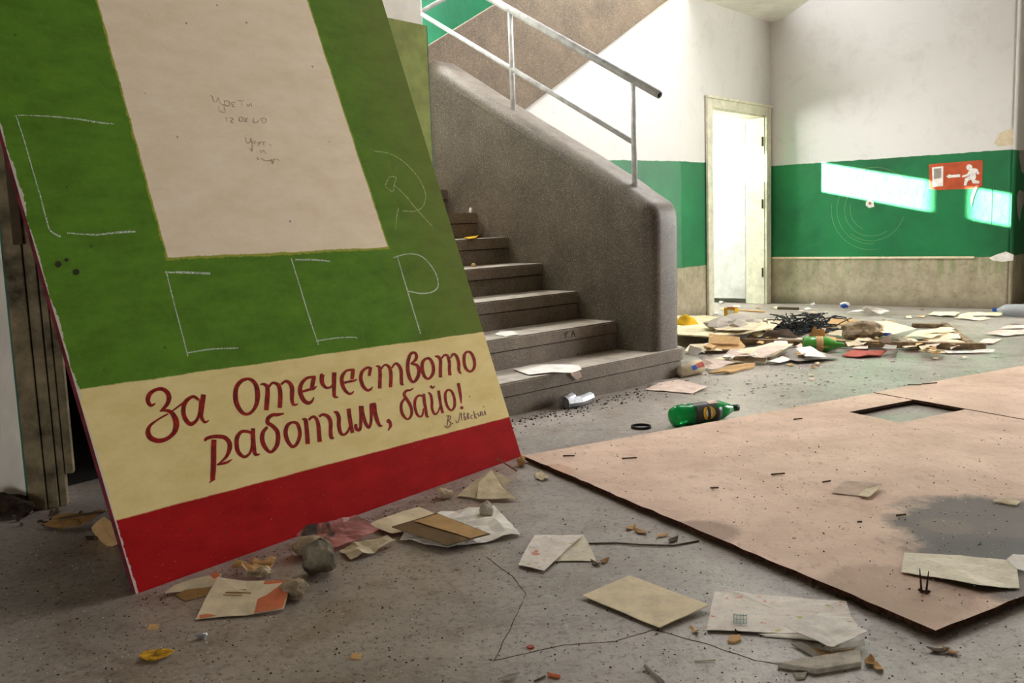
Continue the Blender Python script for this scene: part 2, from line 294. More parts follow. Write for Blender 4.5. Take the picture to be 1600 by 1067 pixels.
# far right wall and its return
Pc = Cn+v*2.408
wr = lwall('wall_right', Cn-w*.0, Pc, H, M['wall'], w*T)
wall_ret = lwall('wall_right_return', Pc+w*.0-v*.02, Pc+w*3.2-v*.02, H, M['wall'], v*.022)
lwall('wall_light_blocker', Vector((5.3, 8.72, 0)), Vector((6.4, 10.05, 0)), H, M['wall'], v*.15)  # unseen wall added to keep the entrance lamp off the return
# door wall: two piers and a lintel, built as one wall around the opening
q0, q1 = .13, 1.40; dh = 2.06
bm = bmesh.new(); back = -v*.22
def W3(q, z): return Cn-w*q+Z*z
qA = (Cn-A1).length
add_prism(bm, [W3(0, 0), W3(q0, 0), W3(q0, H), W3(0, H)], back); add_prism(bm, [W3(q1, 0), A1, A1+Z*H, W3(q1, H)], back); add_prism(bm, [W3(q0, dh), W3(q1, dh), W3(q1, H), W3(q0, H)], back)
mk('wall_door_side', bm, M['wall'], kind='structure')
# wall below the second flight; its top follows the stringer
def P2(x, y): return onp(x, y, A0, n2)
def bandz(t): # height of band bottom along w2
    A_, B_ = P2(809, 163), P2(1039, 0); ta, tb = (A_-A0).dot(w2), (B_-A0).dot(w2); return A_.z+(B_.z-A_.z)*(t-ta)/(tb-ta)
L2 = (A1-A0).length
prism('wall_under_flight', [A0, A1+w2*.12, A1+w2*.12+Z*(bandz(L2)+.2), A0+Z*(bandz(0)+.2)], -n2*.12, M['wall'], kind='structure')
def topz(t):
    A_, B_ = P2(661, 74.5), P2(738, 27); ta, tb = (A_-A0).dot(w2), (B_-A0).dot(w2); return A_.z+(B_.z-A_.z)*(t-ta)/(tb-ta)
# stairwell outer walls
lwall('wall_stairwell_back', SUZ(3.35, -1.6, 0), SUZ(3.35, 3.1, 0), 6, M['stairwall'], a*.2)
lwall('wall_stairwell_end', SUZ(1.95, 3.0, 0), SUZ(3.35, 3.0, 0), 6, M['stairwall'], u*.1)
# back room behind the door
lwall('wall_back_room_side', Cn-v*.22-w*0, Cn-v*2.7, 3, M['white'], w*.2)
lwall('wall_back_room_far', Cn-w*1.75-v*.22, Cn-w*1.75-v*2.7, 3, M['white'], -w*.1)
bm = bmesh.new()
def W4(q, z): return Cn-v*2.72-w*q+Z*z
s_l, s_r = .27*(.62+2.72), .27*(2.6+2.72)
zt, zb = 1.513+.226*(.62+2.72), 1.199+.226*(.62+2.72)
add_prism(bm, [W4(-.25, 0), W4(1.9, 0), W4(1.9, zb), W4(-.25, zb)], -v*.08); add_prism(bm, [W4(-.25, zt), W4(1.9, zt), W4(1.9, 3), W4(-.25, 3)], -v*.08)
add_prism(bm, [W4(-.25, zb), W4(.5, zb), W4(.5, zt), W4(-.25, zt)], -v*.08); add_prism(bm, [W4(1.6, zb), W4(1.9, zb), W4(1.9, zt), W4(1.6, zt)], -v*.08)
gb0, gb1 = .27*(1.74+2.72), .27*(2.08+2.72); add_prism(bm, [W4(gb0, zb), W4(gb1, zb), W4(gb1, zt), W4(gb0, zt)], -v*.08)
mk('wall_back_room_window', bm, M['white'], kind='structure')
prism('ceiling_back_room', [Cn-v*.22+w*.3+Z*3, Cn-v*.22-w*2+Z*3, Cn-v*2.9-w*2+Z*3, Cn-v*2.9+w*.3+Z*3], Z*.1, M['white'], kind='structure')
# upper landing slab whose underside shows at the top of the picture
sl = [at(1057, 5, 3.04), at(1208, 48, 3.04), Vector((3.03, 8.3, 3.04)), Vector((2.5, 7.9, 3.04)), Vector((2.0, 8.55, 3.04)), Vector((1.75, 9.1, 3.04))]
sl[0] += -v*.08; sl[1] += -v*.08+w*.0
prism('ceiling_landing', sl, Z*.3, M['white'], kind='structure', bev=.02)
# wall behind the slogan board with its door opening, ending in the pier at the stairs
J = Vector((-1.66, 3.428, 0)); e = ex; n0 = nh
pend = 2.02
Jl = at(45, 798); seg0 = Jl-n0*0
prism('wall_left', [Jl, Jl+n0*3.0, Jl+n0*3.0+e*.02+e*.12, Jl+e*.14], Z*H, M['white'], kind='structure')
lwall('wall_doorway', J+e*1.05, J+e*pend, H, M['white'], n0*.25)
prism('wall_doorway_lintel', [J-e*.16+Z*2.25+n0*.02, J+e*1.05+Z*2.25+n0*.02, J+e*1.05+n0*.25+Z*2.25, J-e*.16+n0*.25+Z*2.25], Z*(H-2.25), M['white'], kind='structure')
lwall('wall_stair_side', SUZ(.2, -1.42, 0), SUZ(3.35, -1.42, 0), H, M['white'], -u*.12)
pe = J+e*pend
# olive dado panel wrapped round the pier
pier = onp(660, 42, J-n0*.02, n0)
prism('trim_pier_dado', [J+e*1.06-n0*.02, pe-n0*.02+e*.02, pe+e*.02+n0*.2, pe+e*.0+n0*.2, pe+e*0-n0*.0, J+e*1.06-n0*.0], Z*2.02, M['olive'], kind='structure')
prism('trim_pier_dado_edge', [pe+e*.0205-n0*.021, pe+e*.0245-n0*.021, pe+e*.0245+n0*.02, pe+e*.0205+n0*.02], Z*2.02, M['teal'], kind='structure')
# dark room behind the doorway
bm = bmesh.new()
K0, K1 = J+n0*.27-e*.05, J+e*1.5+n0*.27
for P_, Q_, th in ((J+e*.0+n0*2.2, J+e*1.9+n0*2.2, n0*.1), (J+e*1.9+n0*.3, J+e*1.9+n0*2.2, e*.05)): add_prism(bm, [P_, Q_, Q_+th, P_+th], Z*2.6)
add_prism(bm, [J-e*.1+n0*.26+Z*2.6, J+e*1.95+n0*.26+Z*2.6, J+e*1.95+n0*2.3+Z*2.6, J-e*.1+n0*2.3+Z*2.6], Z*.1)
add_prism(bm, [J-e*.02+n0*.2, J-e*.02+n0*2.3, J+e*.0+n0*2.3, J+e*.0+n0*.2], Z*2.6)
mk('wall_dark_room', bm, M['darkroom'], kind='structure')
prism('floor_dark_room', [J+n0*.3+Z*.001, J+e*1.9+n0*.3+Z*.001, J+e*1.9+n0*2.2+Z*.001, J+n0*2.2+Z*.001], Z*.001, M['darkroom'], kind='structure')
# hall shell outside the frame
lwall('wall_outer_left', Vector((-6, -4.5, 0)), Vector((-6, 12.5, 0)), 5, M['dim'], Vector((-.2, 0, 0)))
lwall('wall_camera_side', Vector((-6, -4.5, 0)), Vector((9, -4.5, 0)), 5, M['dim'], Vector((0, -.2, 0)))
lwall('wall_outer_right', Vector((9, -4.5, 0)), Vector((9, 14, 0)), 5, M['dim'], Vector((.2, 0, 0)))
prism('ceiling', [(-6.2, -4.7, H+.02), (9.2, -4.7, H+.02), (9.2, 9.3, H+.02), (-1.2, 7.2, H+.02), (-6.2, 7.2, H+.02)], (0, 0, .2), M['dim'], kind='structure')
prism('ceiling_entrance', [(4.9, 9.32, H+.02), (9.2, 9.32, H+.02), (9.2, 14.4, H+.02), (6.9, 12.2, H+.02)], (0, 0, .2), M['dim'], kind='structure')
lwall('wall_entrance_back', Vector((6.75, 11.35, 0)), Vector((9.2, 14.3, 0)), H, M['dim'], -v*.2)
# ------------------------------------------------------------------ door casing, frame, leaf
dr = empty('door_1', Cn-w*.76, kind='structure')
def W5(q, z, f): return Cn-w*q+Z*z+v*f
def dbox(nm, qa, qb, za, zb_, fa, fb, mat, bev=.004): return prism(nm, [W5(qa, za, fa), W5(qb, za, fa), W5(qb, za, fb), W5(qa, za, fb)], Z*(zb_-za), mat, dr, bev)
dbox('casing', .035, .15, 0, 2.13, .002, .028, M['casing']); dbox('casing', 1.385, 1.495, 0, 2.13, .002, .028, M['casing']); dbox('casing', .15, 1.385, 2.045, 2.13, .002, .028, M['casing'])
dbox('casing_moulding', .03, 1.5, 2.13, 2.155, .002, .045, M['casing'])
dbox('jamb', .13, .155, 0, 2.05, -.22, .001, M['casing']); dbox('jamb', 1.37, 1.40, 0, 2.05, -.22, .001, M['casing']); dbox('door_head', .155, 1.37, 2.025, 2.06, -.22, .001, M['casing'])
dbox('stop', 1.35, 1.37, 0, 2.025, -.14, -.11, M['casing'])
leaf = dbox('door_leaf', .10, .14, .05, 2.0, -1.0, -.23, M['leaf'])
for z_ in (.3, 1.05, 1.72): tube('hinge', [W5(.158, z_, -.02), W5(.158, z_+.1, -.02)], .009, M['rust'], dr, 8)
# ledge below the green dado on the right wall, vertical batten near the corner
prism('trim_1', [Cn+v*.02+Z*.492, Cn+v*2.10+Z*.492, Cn+v*2.10+Z*.512, Cn+v*.02+Z*.512], -w*.012, M['paper_cream'], kind='structure')
# peeled patches
def wallpoly(name, pix, P, n, th, mat, parent=None, off=.0, **kw):
    return prism(name, [onp(*q, P, n)+n*off for q in pix], n*th, mat, parent, **kw)
rn = -w
def blob(pix, jit=2): return [(x_+random.uniform(-jit, jit), y_+random.uniform(-jit, jit)) for x_, y_ in pix]
wallpoly('peeled_patch', [(1553, 224), (1560, 210), (1572, 203), (1584, 201), (1584, 226), (1572, 228), (1560, 229)], Cn, rn, .0025, M['paper_old'], wr)
wallpoly('peeled_patch', [(1545, 403), (1556, 398), (1572, 393), (1584, 398), (1583, 407), (1566, 409), (1552, 407)], Cn, rn, .0035, M['paper_white'], wr)
wallpoly('peeled_patch', [(1353, 316), (1359, 312), (1365, 316), (1366, 323), (1358, 325), (1353, 321)], Cn, rn, .003, M['whitechip'], wr)
wallpoly('bolt_hole', [(1357, 315), (1361, 314), (1362, 319), (1358, 320)], Cn, rn, .004, M['card_brown'], wr)
wallpoly('peeled_patch', [(1520, 300), (1524, 290), (1528, 289), (1525, 298), (1521, 308), (1518, 322), (1517, 310)], Cn, rn, .003, M['paper_white'], wr)
wallpoly('batten', [(1549.5, 236), (1551.5, 236), (1548, 402), (1546, 402)], Cn, rn, .0015, M['wall'], wr)
for q in ([(1592, 240), (1595, 234), (1600, 235), (1600, 272), (1596, 268)], [(1588, 308), (1592, 297), (1600, 300), (1600, 315), (1595, 330), (1593, 345), (1590, 335)]):
    wallpoly('peeled_patch', q, Pc, v, .003, M['paper_grey'], wall_ret)
# circular scrape marks in the green paint
def arcstroke(cx, cy, r, a0_, a1_, wd=.0016):
    bm = bmesh.new(); c = onp(cx, cy, Cn, rn); k_ = 18; L = []
    for i in range(k_+1):
        t = a0_+(a1_-a0_)*i/k_; L.append((c+v*r*math.cos(t)+Z*r*math.sin(t), v*math.cos(t)+Z*math.sin(t)))
    for (p_, d_), (p1_, d1_) in zip(L, L[1:]): add_prism(bm, [p_+rn*.001, p1_+rn*.001, p1_+rn*.001+d1_*wd*1.5, p_+rn*.001+d_*wd*1.5], rn*.0008)
    mk('scrape_mark', bm, M['chalkfaint'], wr)
for r_, a_, b_ in ((.28, 2.4, 5.3), (.36, 2.7, 4.8), (.42, 3.0, 4.9), (.42, .6, 2.0), (.22, 2.9, 4.3), (.33, 4.0, 6.0)): arcstroke(1362, 326, r_, a_, b_)
# ------------------------------------------------------------------ exit sign
def X(x_, y_): return (1280+x_*.2, 230+y_*.2)
sg = empty('exit_sign', onp(1493, 275, Cn, rn), label='orange-red emergency exit sign with white door, arrow and running figure', cat='sign')
wallpoly('sign_plate', [X(858, 133), X(1278, 100), X(1274, 300), X(1240, 318), X(1210, 322), X(920, 335), X(862, 320)], Cn, rn, .003, plain('sign_red', (188, 84, 50), .8, .1, 12), sg)
wallpoly('door_symbol', [X(882, 158), X(970, 148), X(968, 303), X(940, 306), X(888, 310)], Cn, rn, .0012, M['paper_white'], sg, .003)
wallpoly('door_symbol_panel', [X(897, 170), X(955, 162), X(953, 240), X(895, 250)], Cn, rn, .0008, M['paper_grey'], sg, .0042)
wallpoly('arrow', [X(993, 228), X(1018, 210), X(1030, 217), X(1101, 211), X(1103, 232), X(1030, 238), X(1014, 243)], Cn, rn, .0012, M['whitechip'], sg, .003)
wallpoly('running_figure', [X(1192, 166), X(1220, 163), X(1238, 172), X(1252, 206), X(1236, 214), X(1222, 192), X(1226, 236), X(1216, 256), X(1252, 264), X(1252, 284), X(1200, 282), X(1188, 252), X(1160, 264), X(1150, 300), X(1130, 298), X(1140, 244), X(1172, 228), X(1186, 202), X(1166, 226), X(1118, 236), X(1116, 222), X(1152, 212), X(1172, 184)], Cn, rn, .0012, M['whitechip'], sg, .003)
wallpoly('figure_head', [X(1173+24*math.cos(t*.5236), 157+24*math.sin(t*.5236)) for t in range(12)], Cn, rn, .0014, M['whitechip'], sg, .003)
# ================================================================== STAIRCASE
st = empty('staircase', S.copy(), label='dusty terrazzo staircase with thick rounded solid parapet climbing left', cat='staircase')
for kx in range(1, 9):
    s0 = (kx-2)*RU; z1 = kx*RI; s1 = s0+RU+.03 if kx < 8 else 3.3; ur = 0.0 if kx > 1 else .335
    bm = bmesh.new()
    def footprint(ds, ue):
        if kx == 1:
            r = .10; P_ = [SUZ(s0+ds, -1.37, 0)]+[SUZ(s0+ds+r-r*math.cos(t), ue-r+r*math.sin(t), 0) for t in [i*math.pi/2/6 for i in range(7)]]+[SUZ(s0+.62, ue, 0), SUZ(s0+.62, .0, 0), SUZ(s1, 0, 0), SUZ(s1, -1.37, 0)]
            return P_
        return [SUZ(s0+ds, -1.37, 0), SUZ(s0+ds, .01, 0), SUZ(s1, .01, 0), SUZ(s1, -1.37, 0)]
    zlo = max(0, z1-RI-.02)
    rbm = bmesh.new(); add_prism(rbm, [q+Z*zlo for q in footprint(.012, ur-.012 if kx == 1 else ur)], Z*(z1-.079-zlo))
    add_prism(bm, [q+Z*(z1-.072) for q in footprint(0, ur)], Z*.072)
    bmesh.ops.bevel(bm, geom=[q for q in bm.edges if abs(q.verts[0].co.z-z1) < 1e-4 and abs(q.verts[1].co.z-z1) < 1e-4], offset=.008, segments=2, affect='EDGES')
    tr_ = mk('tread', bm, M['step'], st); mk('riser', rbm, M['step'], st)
    if kx > 1 and kx < 8: # dark joint between tread and riser
        prism('joint', [SUZ(s0+.016, -1.37, z1-.08), SUZ(s0+.016, 0, z1-.08), SUZ(s0+.05, 0, z1-.08), SUZ(s0+.05, -1.37, z1-.08)], Z*.008, M['dirt'], st)
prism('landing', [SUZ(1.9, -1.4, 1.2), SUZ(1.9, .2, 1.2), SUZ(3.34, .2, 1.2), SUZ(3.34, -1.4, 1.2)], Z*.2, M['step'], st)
# painted letters on the second riser
for pts in ([(883, 520), (884, 528)], [(883, 521), (888, 519)], [(893, 527), (895, 517), (899, 526)]):
    Q_ = [onp(*q, SUZ(-.001, 0, 0), a) for q in pts]; bm = bmesh.new()
    for A_, B_ in zip(Q_, Q_[1:]):
        t = (B_-A_).normalized(); s_ = t.cross(a)*.003; add_prism(bm, [A_-s_, B_-s_, B_+s_, A_+s_], -a*.001)
    mk('painted_letter', bm, M['card_dark'], st)
# parapet: outline in (s, z), thickness along u, then heavily rounded
prof = [(-.285, .0), (-.29, .5), (-.295, .88), (-.295, .965), (-.287, 1.03), (-.262, 1.08), (-.22, 1.112), (-.15, 1.152), (.0, 1.248), (.1, 1.302), (.31, 1.42), (.6, 1.575), (.9, 1.735), (1.2, 1.9), (1.5, 2.07), (1.86, 2.268), (2.3, 2.48), (2.3, .9), (1.5, .6), (.6, .1), (.4, .0)]
pz = 0.30
bm = bmesh.new(); R_ = .085; fr = []
# cross-section rounded over the thickness: rings from inner face to outer face
cen = Vector((.5, .8))
def offs(P_, d):  # inset outline by d
    out = []; n = len(P_)
    for i in range(n):
        x0, y0 = P_[i-1]; x1, y1 = P_[i]; x2, y2 = P_[(i+1) % n]
        n1 = Vector((y1-y0, x0-x1)).normalized(); n2_ = Vector((y2-y1, x1-x2)).normalized(); b = n1+n2_
        b = b/max(.35, b.dot(n1)) if b.length > .01 else n1; out.append((x1+b.x*d, y1+b.y*d))
    return out
dense = crom(prof[:17], 4)+prof[17:]
rings = []; K_ = 7
area = sum(dense[i-1][0]*dense[i][1]-dense[i][0]*dense[i-1][1] for i in range(len(dense)))
sg_ = 1 if area < 0 else -1
lv = [(pz/2-(pz/2)*math.cos(math.pi*i/(2*K_)), (1-math.sin(math.pi*i/(2*K_)))*R_) for i in range(K_+1)]
lv = [(min(1, i/K_)**1.0*0+R_*(1-math.cos(math.pi/2*i/K_)), R_*(1-math.sin(math.pi/2*i/K_))) for i in range(K_+1)]
lv = lv+[(pz-x_, d_) for x_, d_ in lv[::-1]]
for uu, d_ in lv:
    O_ = offs(dense, sg_*d_) if d_ > 1e-5 else dense
    rings.append([bm.verts.new(SUZ(s_, uu, max(0, z_) if z_ > .01 else 0)) for s_, z_ in O_])
for A_, B_ in zip(rings, rings[1:]):
    for j in range(len(A_)): bm.faces.new((A_[j], A_[(j+1) % len(A_)], B_[(j+1) % len(A_)], B_[j]))
f1 = bm.faces.new(rings[0][::-1]); f2 = bm.faces.new(rings[-1])
for q in list(f1.edges)+list(f2.edges): q.smooth = False
bmesh.ops.triangulate(bm, faces=[f1, f2])
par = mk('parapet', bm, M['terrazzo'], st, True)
# second flight: stringer parapet, steps
top0, top1 = topz(-.3), topz(3.3)
def T2(t, z_): return A0+w2*t+Z*z_
prism('upper_parapet', [T2(-.02, bandz(-.02)-.1), T2(2.735, bandz(2.735)), T2(2.735, topz(2.735)), T2(-.02, topz(-.02))], n2*.05, M['band'], st, .012)
prism('upper_parapet_ledge', [T2(0, bandz(0)-.022), T2(2.735, bandz(2.735)-.022), T2(2.735, bandz(2.735)-.012), T2(0, bandz(0)-.012)], n2*.02, M['paper_cream'], st)
for kx in range(8):
    z1 = 1.58+kx*.179; t0 = .1+kx*.317
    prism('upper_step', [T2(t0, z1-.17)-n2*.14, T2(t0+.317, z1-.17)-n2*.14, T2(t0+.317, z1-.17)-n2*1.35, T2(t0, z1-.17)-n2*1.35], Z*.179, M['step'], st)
# ------------------------------------------------------------------ railing
rg_ = empty('stair_railing', SUZ(-.1, .1, 1.18), label='grey tubular metal handrail with lower rail and thin posts on the stair parapet', cat='railing')
gp = SUZ(0, .1, 0)
def RP(x_, y_): return onp(x_, y_, gp, u)
e0, e1 = RP(1031, 148.5), RP(770, 0); dd = (e1-e0).normalized(); newel = RP(655, 20)
far = e0+dd*((newel-e0).dot(a)/dd.dot(a))
tube('handrail', [e0, far], .0245, M['pipe'], rg_, 14); tube('pipe_opening', [e0-dd*.0006, e0+dd*.0004], .019, M['hole'], rg_, 14)
lo0 = RP(989, 222); tube('lower_rail', [lo0, newel], .0165, M['pipe'], rg_, 12)
def posth(xt, yt, xb, yb, r): 
    B_ = RP(xb, yb); t_ = (B_-e0).dot(a)/dd.dot(a); T_ = e0+dd*t_; T_ = Vector((B_.x, B_.y, T_.z)); tube('post', [B_-Z*.04, T_], r, M['pipe'], rg_, 12)
posth(991, 132, 992, 292, .0175); posth(801, 28, 802, 172, .0175)
tube('post', [Vector((newel.x, newel.y, 2.2)), Vector((newel.x, newel.y, 3.6))], .022, M['pipe'], rg_, 12)
up = w2*1.0+Z*.545; tube('upper_rail', [newel, newel+up*2.6], .0165, M['pipe'], rg_, 12); tube('upper_handrail', [newel+Z*.36, newel+Z*.36+up*2.6], .0245, M['pipe'], rg_, 12)
for t_ in (.9, 1.8): tube('post', [newel+up*t_-Z*.3, newel+up*t_+Z*.36], .0175, M['pipe'], rg_, 10)
# ================================================================== OLD DOOR FRAME on the left
df = empty('door_2', J.copy(), kind='structure')
def E3(t, f, z_): return J+e*t+n0*f+Z*z_
ja = at(50, 797); jb = at(118, 790)
jd = (jb-ja).normalized(); jn = Vector((-jd.y, jd.x, 0)); jL = (jb-ja).length
def JB(nm, t0, t1, z0, z1, f0, f1, mat=M['oldwood'], bev=.004): return prism(nm, [ja+jd*t0*jL+jn*f0+Z*z0, ja+jd*t1*jL+jn*f0+Z*z0, ja+jd*t1*jL+jn*f1+Z*z0, ja+jd*t0*jL+jn*f1+Z*z0], Z*(z1-z0), mat, df, bev)
JB('architrave', -.04, .36, 0, 2.3, -.012, .03); JB('jamb_board', .37, .62, 0, 2.3, .0, .06); JB('jamb_board', .635, .80, .0, 2.3, .012, .06)
JB('jamb_board', .81, 1.0, 0.12, 2.3, .02, .06, M['oldwood']); JB('lock_strip', .2, .42, .98, 1.32, -.02, -.008, M['card_dark'])
JB('paint_edge', -.08, -.045, 0, 2.3, -.008, .02, M['teal'], 0)
# ================================================================== SLOGAN BOARD
Wd = 1.80; Hd = 2.72
def loc_uv(x_, y_): return uv(x_, y_)
out = [uv(213, 929), uv(815, 714), uv(597, 0), (1.83, Hd), (-.05, Hd), uv(.8, 202)]
bd = D.objects.new('slogan_board', None); COL.objects.link(bd); bd.matrix_world = BM
put(bd, 'tall painted board leaning on the wall, green with blank panel and red Cyrillic slogan', 'board')
def onboard(name, bm, mat): 
    o = mk(name, bm, mat, None, local=True); o.parent = bd; return o
bm = bmesh.new(); fs = add_prism(bm, [Vector((x_, y_, -.001)) for x_, y_ in out], Vector((0, 0, .001)))
panel = onboard('panel', bm, M['board'])
bm = bmesh.new(); add_prism(bm, [Vector((x_, y_, -.022)) for x_, y_ in out], Vector((0, 0, .0205))); onboard('board_body', bm, M['boardedge'])
for x0 in (.02, 1.72):
    bm = bmesh.new(); add_prism(bm, [Vector(q) for q in ((x0, .06, -.05), (x0+.05, .06, -.05), (x0+.05, Hd-.03, -.05), (x0, Hd-.03, -.05))], Vector((0, 0, .028))); onboard('back_batten', bm, M['oldwood'])
def strokes(name, sc, ox, oy, L, mat, wdef=14, wk=1.12, z0=.0004):
    """one letter: ribbons of changing width laid on the board face"""
    bm = bmesh.new(); n = 0
    for st_ in L:
        n += 1
        P_ = [(q[0], q[1], q[2] if len(q) > 2 else wdef) for q in st_]
        if len(P_) == 1:
            x_, y_, r_ = P_[0]; ring = []
            for j in range(12): X_, Y_ = uv(ox+(x_+r_*math.cos(j*.5236))*sc, oy+(y_+r_*math.sin(j*.5236))*sc); ring.append(Vector((X_, Y_, z0)))
            add_prism(bm, ring, Vector((0, 0, .0004))); continue
        Q_ = crom(P_, 7); C_ = []
        for i, (x_, y_, wd) in enumerate(Q_):
            xa, ya = Q_[max(i-1, 0)][:2]; xb, yb = Q_[min(i+1, len(Q_)-1)][:2]; tx, ty = xb-xa, yb-ya; l = math.hypot(tx, ty) or 1; nx, ny = -ty/l*wd*wk/2, tx/l*wd*wk/2
            C_.append((uv(ox+(x_+nx)*sc, oy+(y_+ny)*sc), uv(ox+(x_-nx)*sc, oy+(y_-ny)*sc)))
        zz_ = z0+n*.00012; vv = [(bm.verts.new((A_[0], A_[1], zz_)), bm.verts.new((B_[0], B_[1], zz_))) for A_, B_ in C_]
        for (p0, p1), (r0, r1) in zip(vv, vv[1:]): bm.faces.new((p0, p1, r1, r0))
    for f in bm.faces:
        if f.normal.z < 0: f.normal_flip()
    me = D.meshes.new(name); bm.to_mesh(me); bm.free(); me.materials.append(mat); o = D.objects.new(name, me); COL.objects.link(o); o.parent = bd; return o
k1 = 150/1231
A_L = [
 [[(185,492,14),(160,512,26),(120,515,40),(90,450,52),(115,375,50),(180,325,40),(265,310,45),(335,350,52),(362,420,55),(340,500,45),(290,560,35),(245,597,12)],
  [(240,592,14),(330,585,35),(400,620,50),(445,700,65),(455,780,65),(430,860,55),(370,925,45),(290,965,50),(200,970,55),(120,930,60),(92,860,55),(120,780,35),(200,715,22),(290,660,20),(350,630,18)]],
 [[(400,595,16),(460,550,20),(540,490,22),(590,440,30)],[(745,450,30),(680,408,35),(620,430,40),(565,490,50),(545,580,50),(560,670,50),(610,745,50),(660,755,45),(715,710,35),(745,640,30),(760,540,30),(760,450,24)],[(805,380,55),(790,480,58),(775,580,60),(775,660,45),(800,715,35),(830,735,28),(878,710,8)]]]
B_L = [
 [[(265,260,30),(180,290,45),(120,370,50),(105,480,55),(125,590,55),(180,680,45),(240,715,35),(310,690,35),(370,600,45),(390,480,58),(375,360,52),(325,285,42),(260,258,28)]],
 [[(420,338,12),(460,328,28),(510,360,45),(518,450,52),(510,550,55),(502,665,52)],[(530,370,30),(570,320,28),(610,315,30),(660,350,45),(680,440,50),(680,540,50),(675,635,48)],[(690,335,25),(740,295,30),(790,305,38),(830,370,48),(832,460,48),(832,540,40),(855,595,30),(912,582,8)]],
 [[(1112,495,12),(1085,550,30),(1030,570,45),(970,520,50),(935,420,50),(950,330,45),(1010,260,35),(1070,240,28),(1135,235,28)],[(1115,235,45),(1100,300,50),(1085,385,45)],[(965,425,28),(1050,400,30),(1110,385,30),(1147,352,10)]]]
C_L = [
 [[(80,378,15),(115,372,40)],[(115,368,50),(105,420,50),(115,490,45),(165,540,30),(220,530,25),(255,490,22)],[(265,342,50),(262,440,50),(262,560,42),(265,640,38),(290,662,25),(318,658,8)]],
 [[(515,582,12),(490,610,25),(450,615,30),(395,560,40),(365,480,45),(365,400,42),(410,330,30),(470,310,25),(522,305,22)],[(508,305,40),(500,370,42),(492,430,40)],[(395,475,28),(460,460,28),(520,450,25),(557,428,10)]],
 [[(757,525,10),(730,560,28),(685,570,32),(630,510,42),(605,420,42),(620,340,38),(670,290,30),(720,280,28)],[(732,275,35),(722,330,38),(712,390,32)]],
 [[(797,262,12),(840,275,35),(852,350,42),(850,450,42),(848,550,42)],[(865,300,20),(900,255,22),(940,250,28),(980,300,38),(992,400,40),(985,535,38)],[(1000,290,20),(1040,235,25),(1080,240,32),(1120,310,38),(1125,400,38),(1130,490,35),(1158,495,8)]]]
D_L = [
 [[(240,292,14),(290,255,30),(310,210,35),(295,165,28),(245,170,32),(215,240,38),(205,340,40),(225,450,40),(270,510,28),(320,460,38),(340,380,38),(315,310,34),(245,292,18)]],
 [[(430,225,25),(385,270,35),(378,350,38),(405,440,36),(455,470,26),(505,410,35),(510,320,36),(475,240,32),(430,225,25)]],
 [[(527,203,12),(570,210,32),(595,250,35),(595,350,36),(595,455,36)],[(610,230,18),(640,190,22),(680,200,30),(702,280,34),(702,360,34),(710,430,34)],[(715,225,18),(745,178,24),(785,200,32),(812,280,34),(815,370,30),(842,412,14)]],
 [[(910,145,22),(880,190,32),(878,280,34),(900,350,32),(950,385,24),(995,340,32),(998,250,34),(960,165,30),(910,145,22)]]]
E_L = [
 [[(80,445,20),(100,415,38),(170,390,40),(260,385,45),(340,400,48),(395,460,52),(400,540,52),(360,640,35),(290,710,22),(235,750,12)],[(235,752,10),(300,735,28),(370,715,30),(432,678,10)],[(200,425,58),(195,550,60),(195,700,60),(190,830,58),(180,945,52)],[(138,980,10),(205,922,34)]],
 [[(680,340,28),(620,320,35),(550,325,38),(500,390,48),(490,480,50),(510,580,48),(580,645,35),(640,620,30),(680,550,30),(690,450,30)],[(700,280,48),(700,400,52),(710,520,52),(730,610,40),(792,612,10)]],
 [[(1097,90,16),(1020,105,38),(950,110,40),(895,150,45),(890,210,45),(950,250,45),(1010,320,50),(1022,410,52),(1000,510,48),(930,585,34),(860,530,46),(818,430,52),(830,330,45),(885,262,30)]]]
F_L = [
 [[(150,440,30),(85,480,45),(55,570,52),(75,680,52),(140,775,42),(200,755,40),(245,660,45),(252,560,45),(215,460,42),(150,440,30)]],
 [[(283,400,16),(330,410,50),(345,500,52),(355,620,55),(362,745,55)],[(375,410,30),(430,365,32),(480,390,40),(510,480,48),(520,600,52),(530,715,55)],[(520,365,30),(570,335,32),(640,360,45),(680,440,48),(680,560,45),(690,650,45),(730,660,14)]],
 [[(722,300,16),(765,310,45),(795,380,50),(795,480,50),(815,580,45),(860,615,32),(910,580,30),(950,500,25)],[(930,252,50),(945,370,50),(965,500,50),(985,590,45)]],
 [[(1030,465,35),(1035,530,45),(1085,545,35),(1100,450,40),(1100,320,42),(1100,215,50)],[(1110,215,45),(1130,330,42),(1165,450,42),(1210,515,35),(1240,440,35),(1245,320,38),(1240,200,40)],[(1225,195,25),(1305,182,30)],[(1285,190,55),(1295,300,52),(1325,410,48),(1365,490,32),(1402,483,10)]],
 [[(1485,425,30)],[(1500,430,40),(1512,490,38),(1478,558,12)]]]
G_L = [
 [[(362,160,12),(310,195,25),(250,205,35),(215,255,40),(235,310,45),(290,390,45),(328,490,42),(325,590,38),(270,650,25),(200,590,42),(168,490,42),(175,400,38),(220,330,28)]],
 [[(500,290,25),(440,280,30),(390,340,38),(380,440,40),(410,560,38),(460,610,28),(500,580,28),(520,480,20)],[(520,252,40),(530,370,45),(550,490,42),(570,600,38),(605,605,12)]],
 [[(588,230,16),(630,270,35),(648,370,38),(650,480,38),(690,570,30),(740,540,25),(775,450,20)],[(750,202,40),(770,320,40),(790,450,40),(820,555,38)],[(625,125,30),(655,160,28),(692,130,18)]],
 [[(900,185,28),(860,240,38),(860,340,40),(890,450,38),(950,510,28),(1000,450,38),(1000,330,38),(960,220,34),(900,185,28)]],
 [[(1060,85,45),(1080,190,42),(1095,290,38),(1108,402,14)],[(1115,470,26)]]]
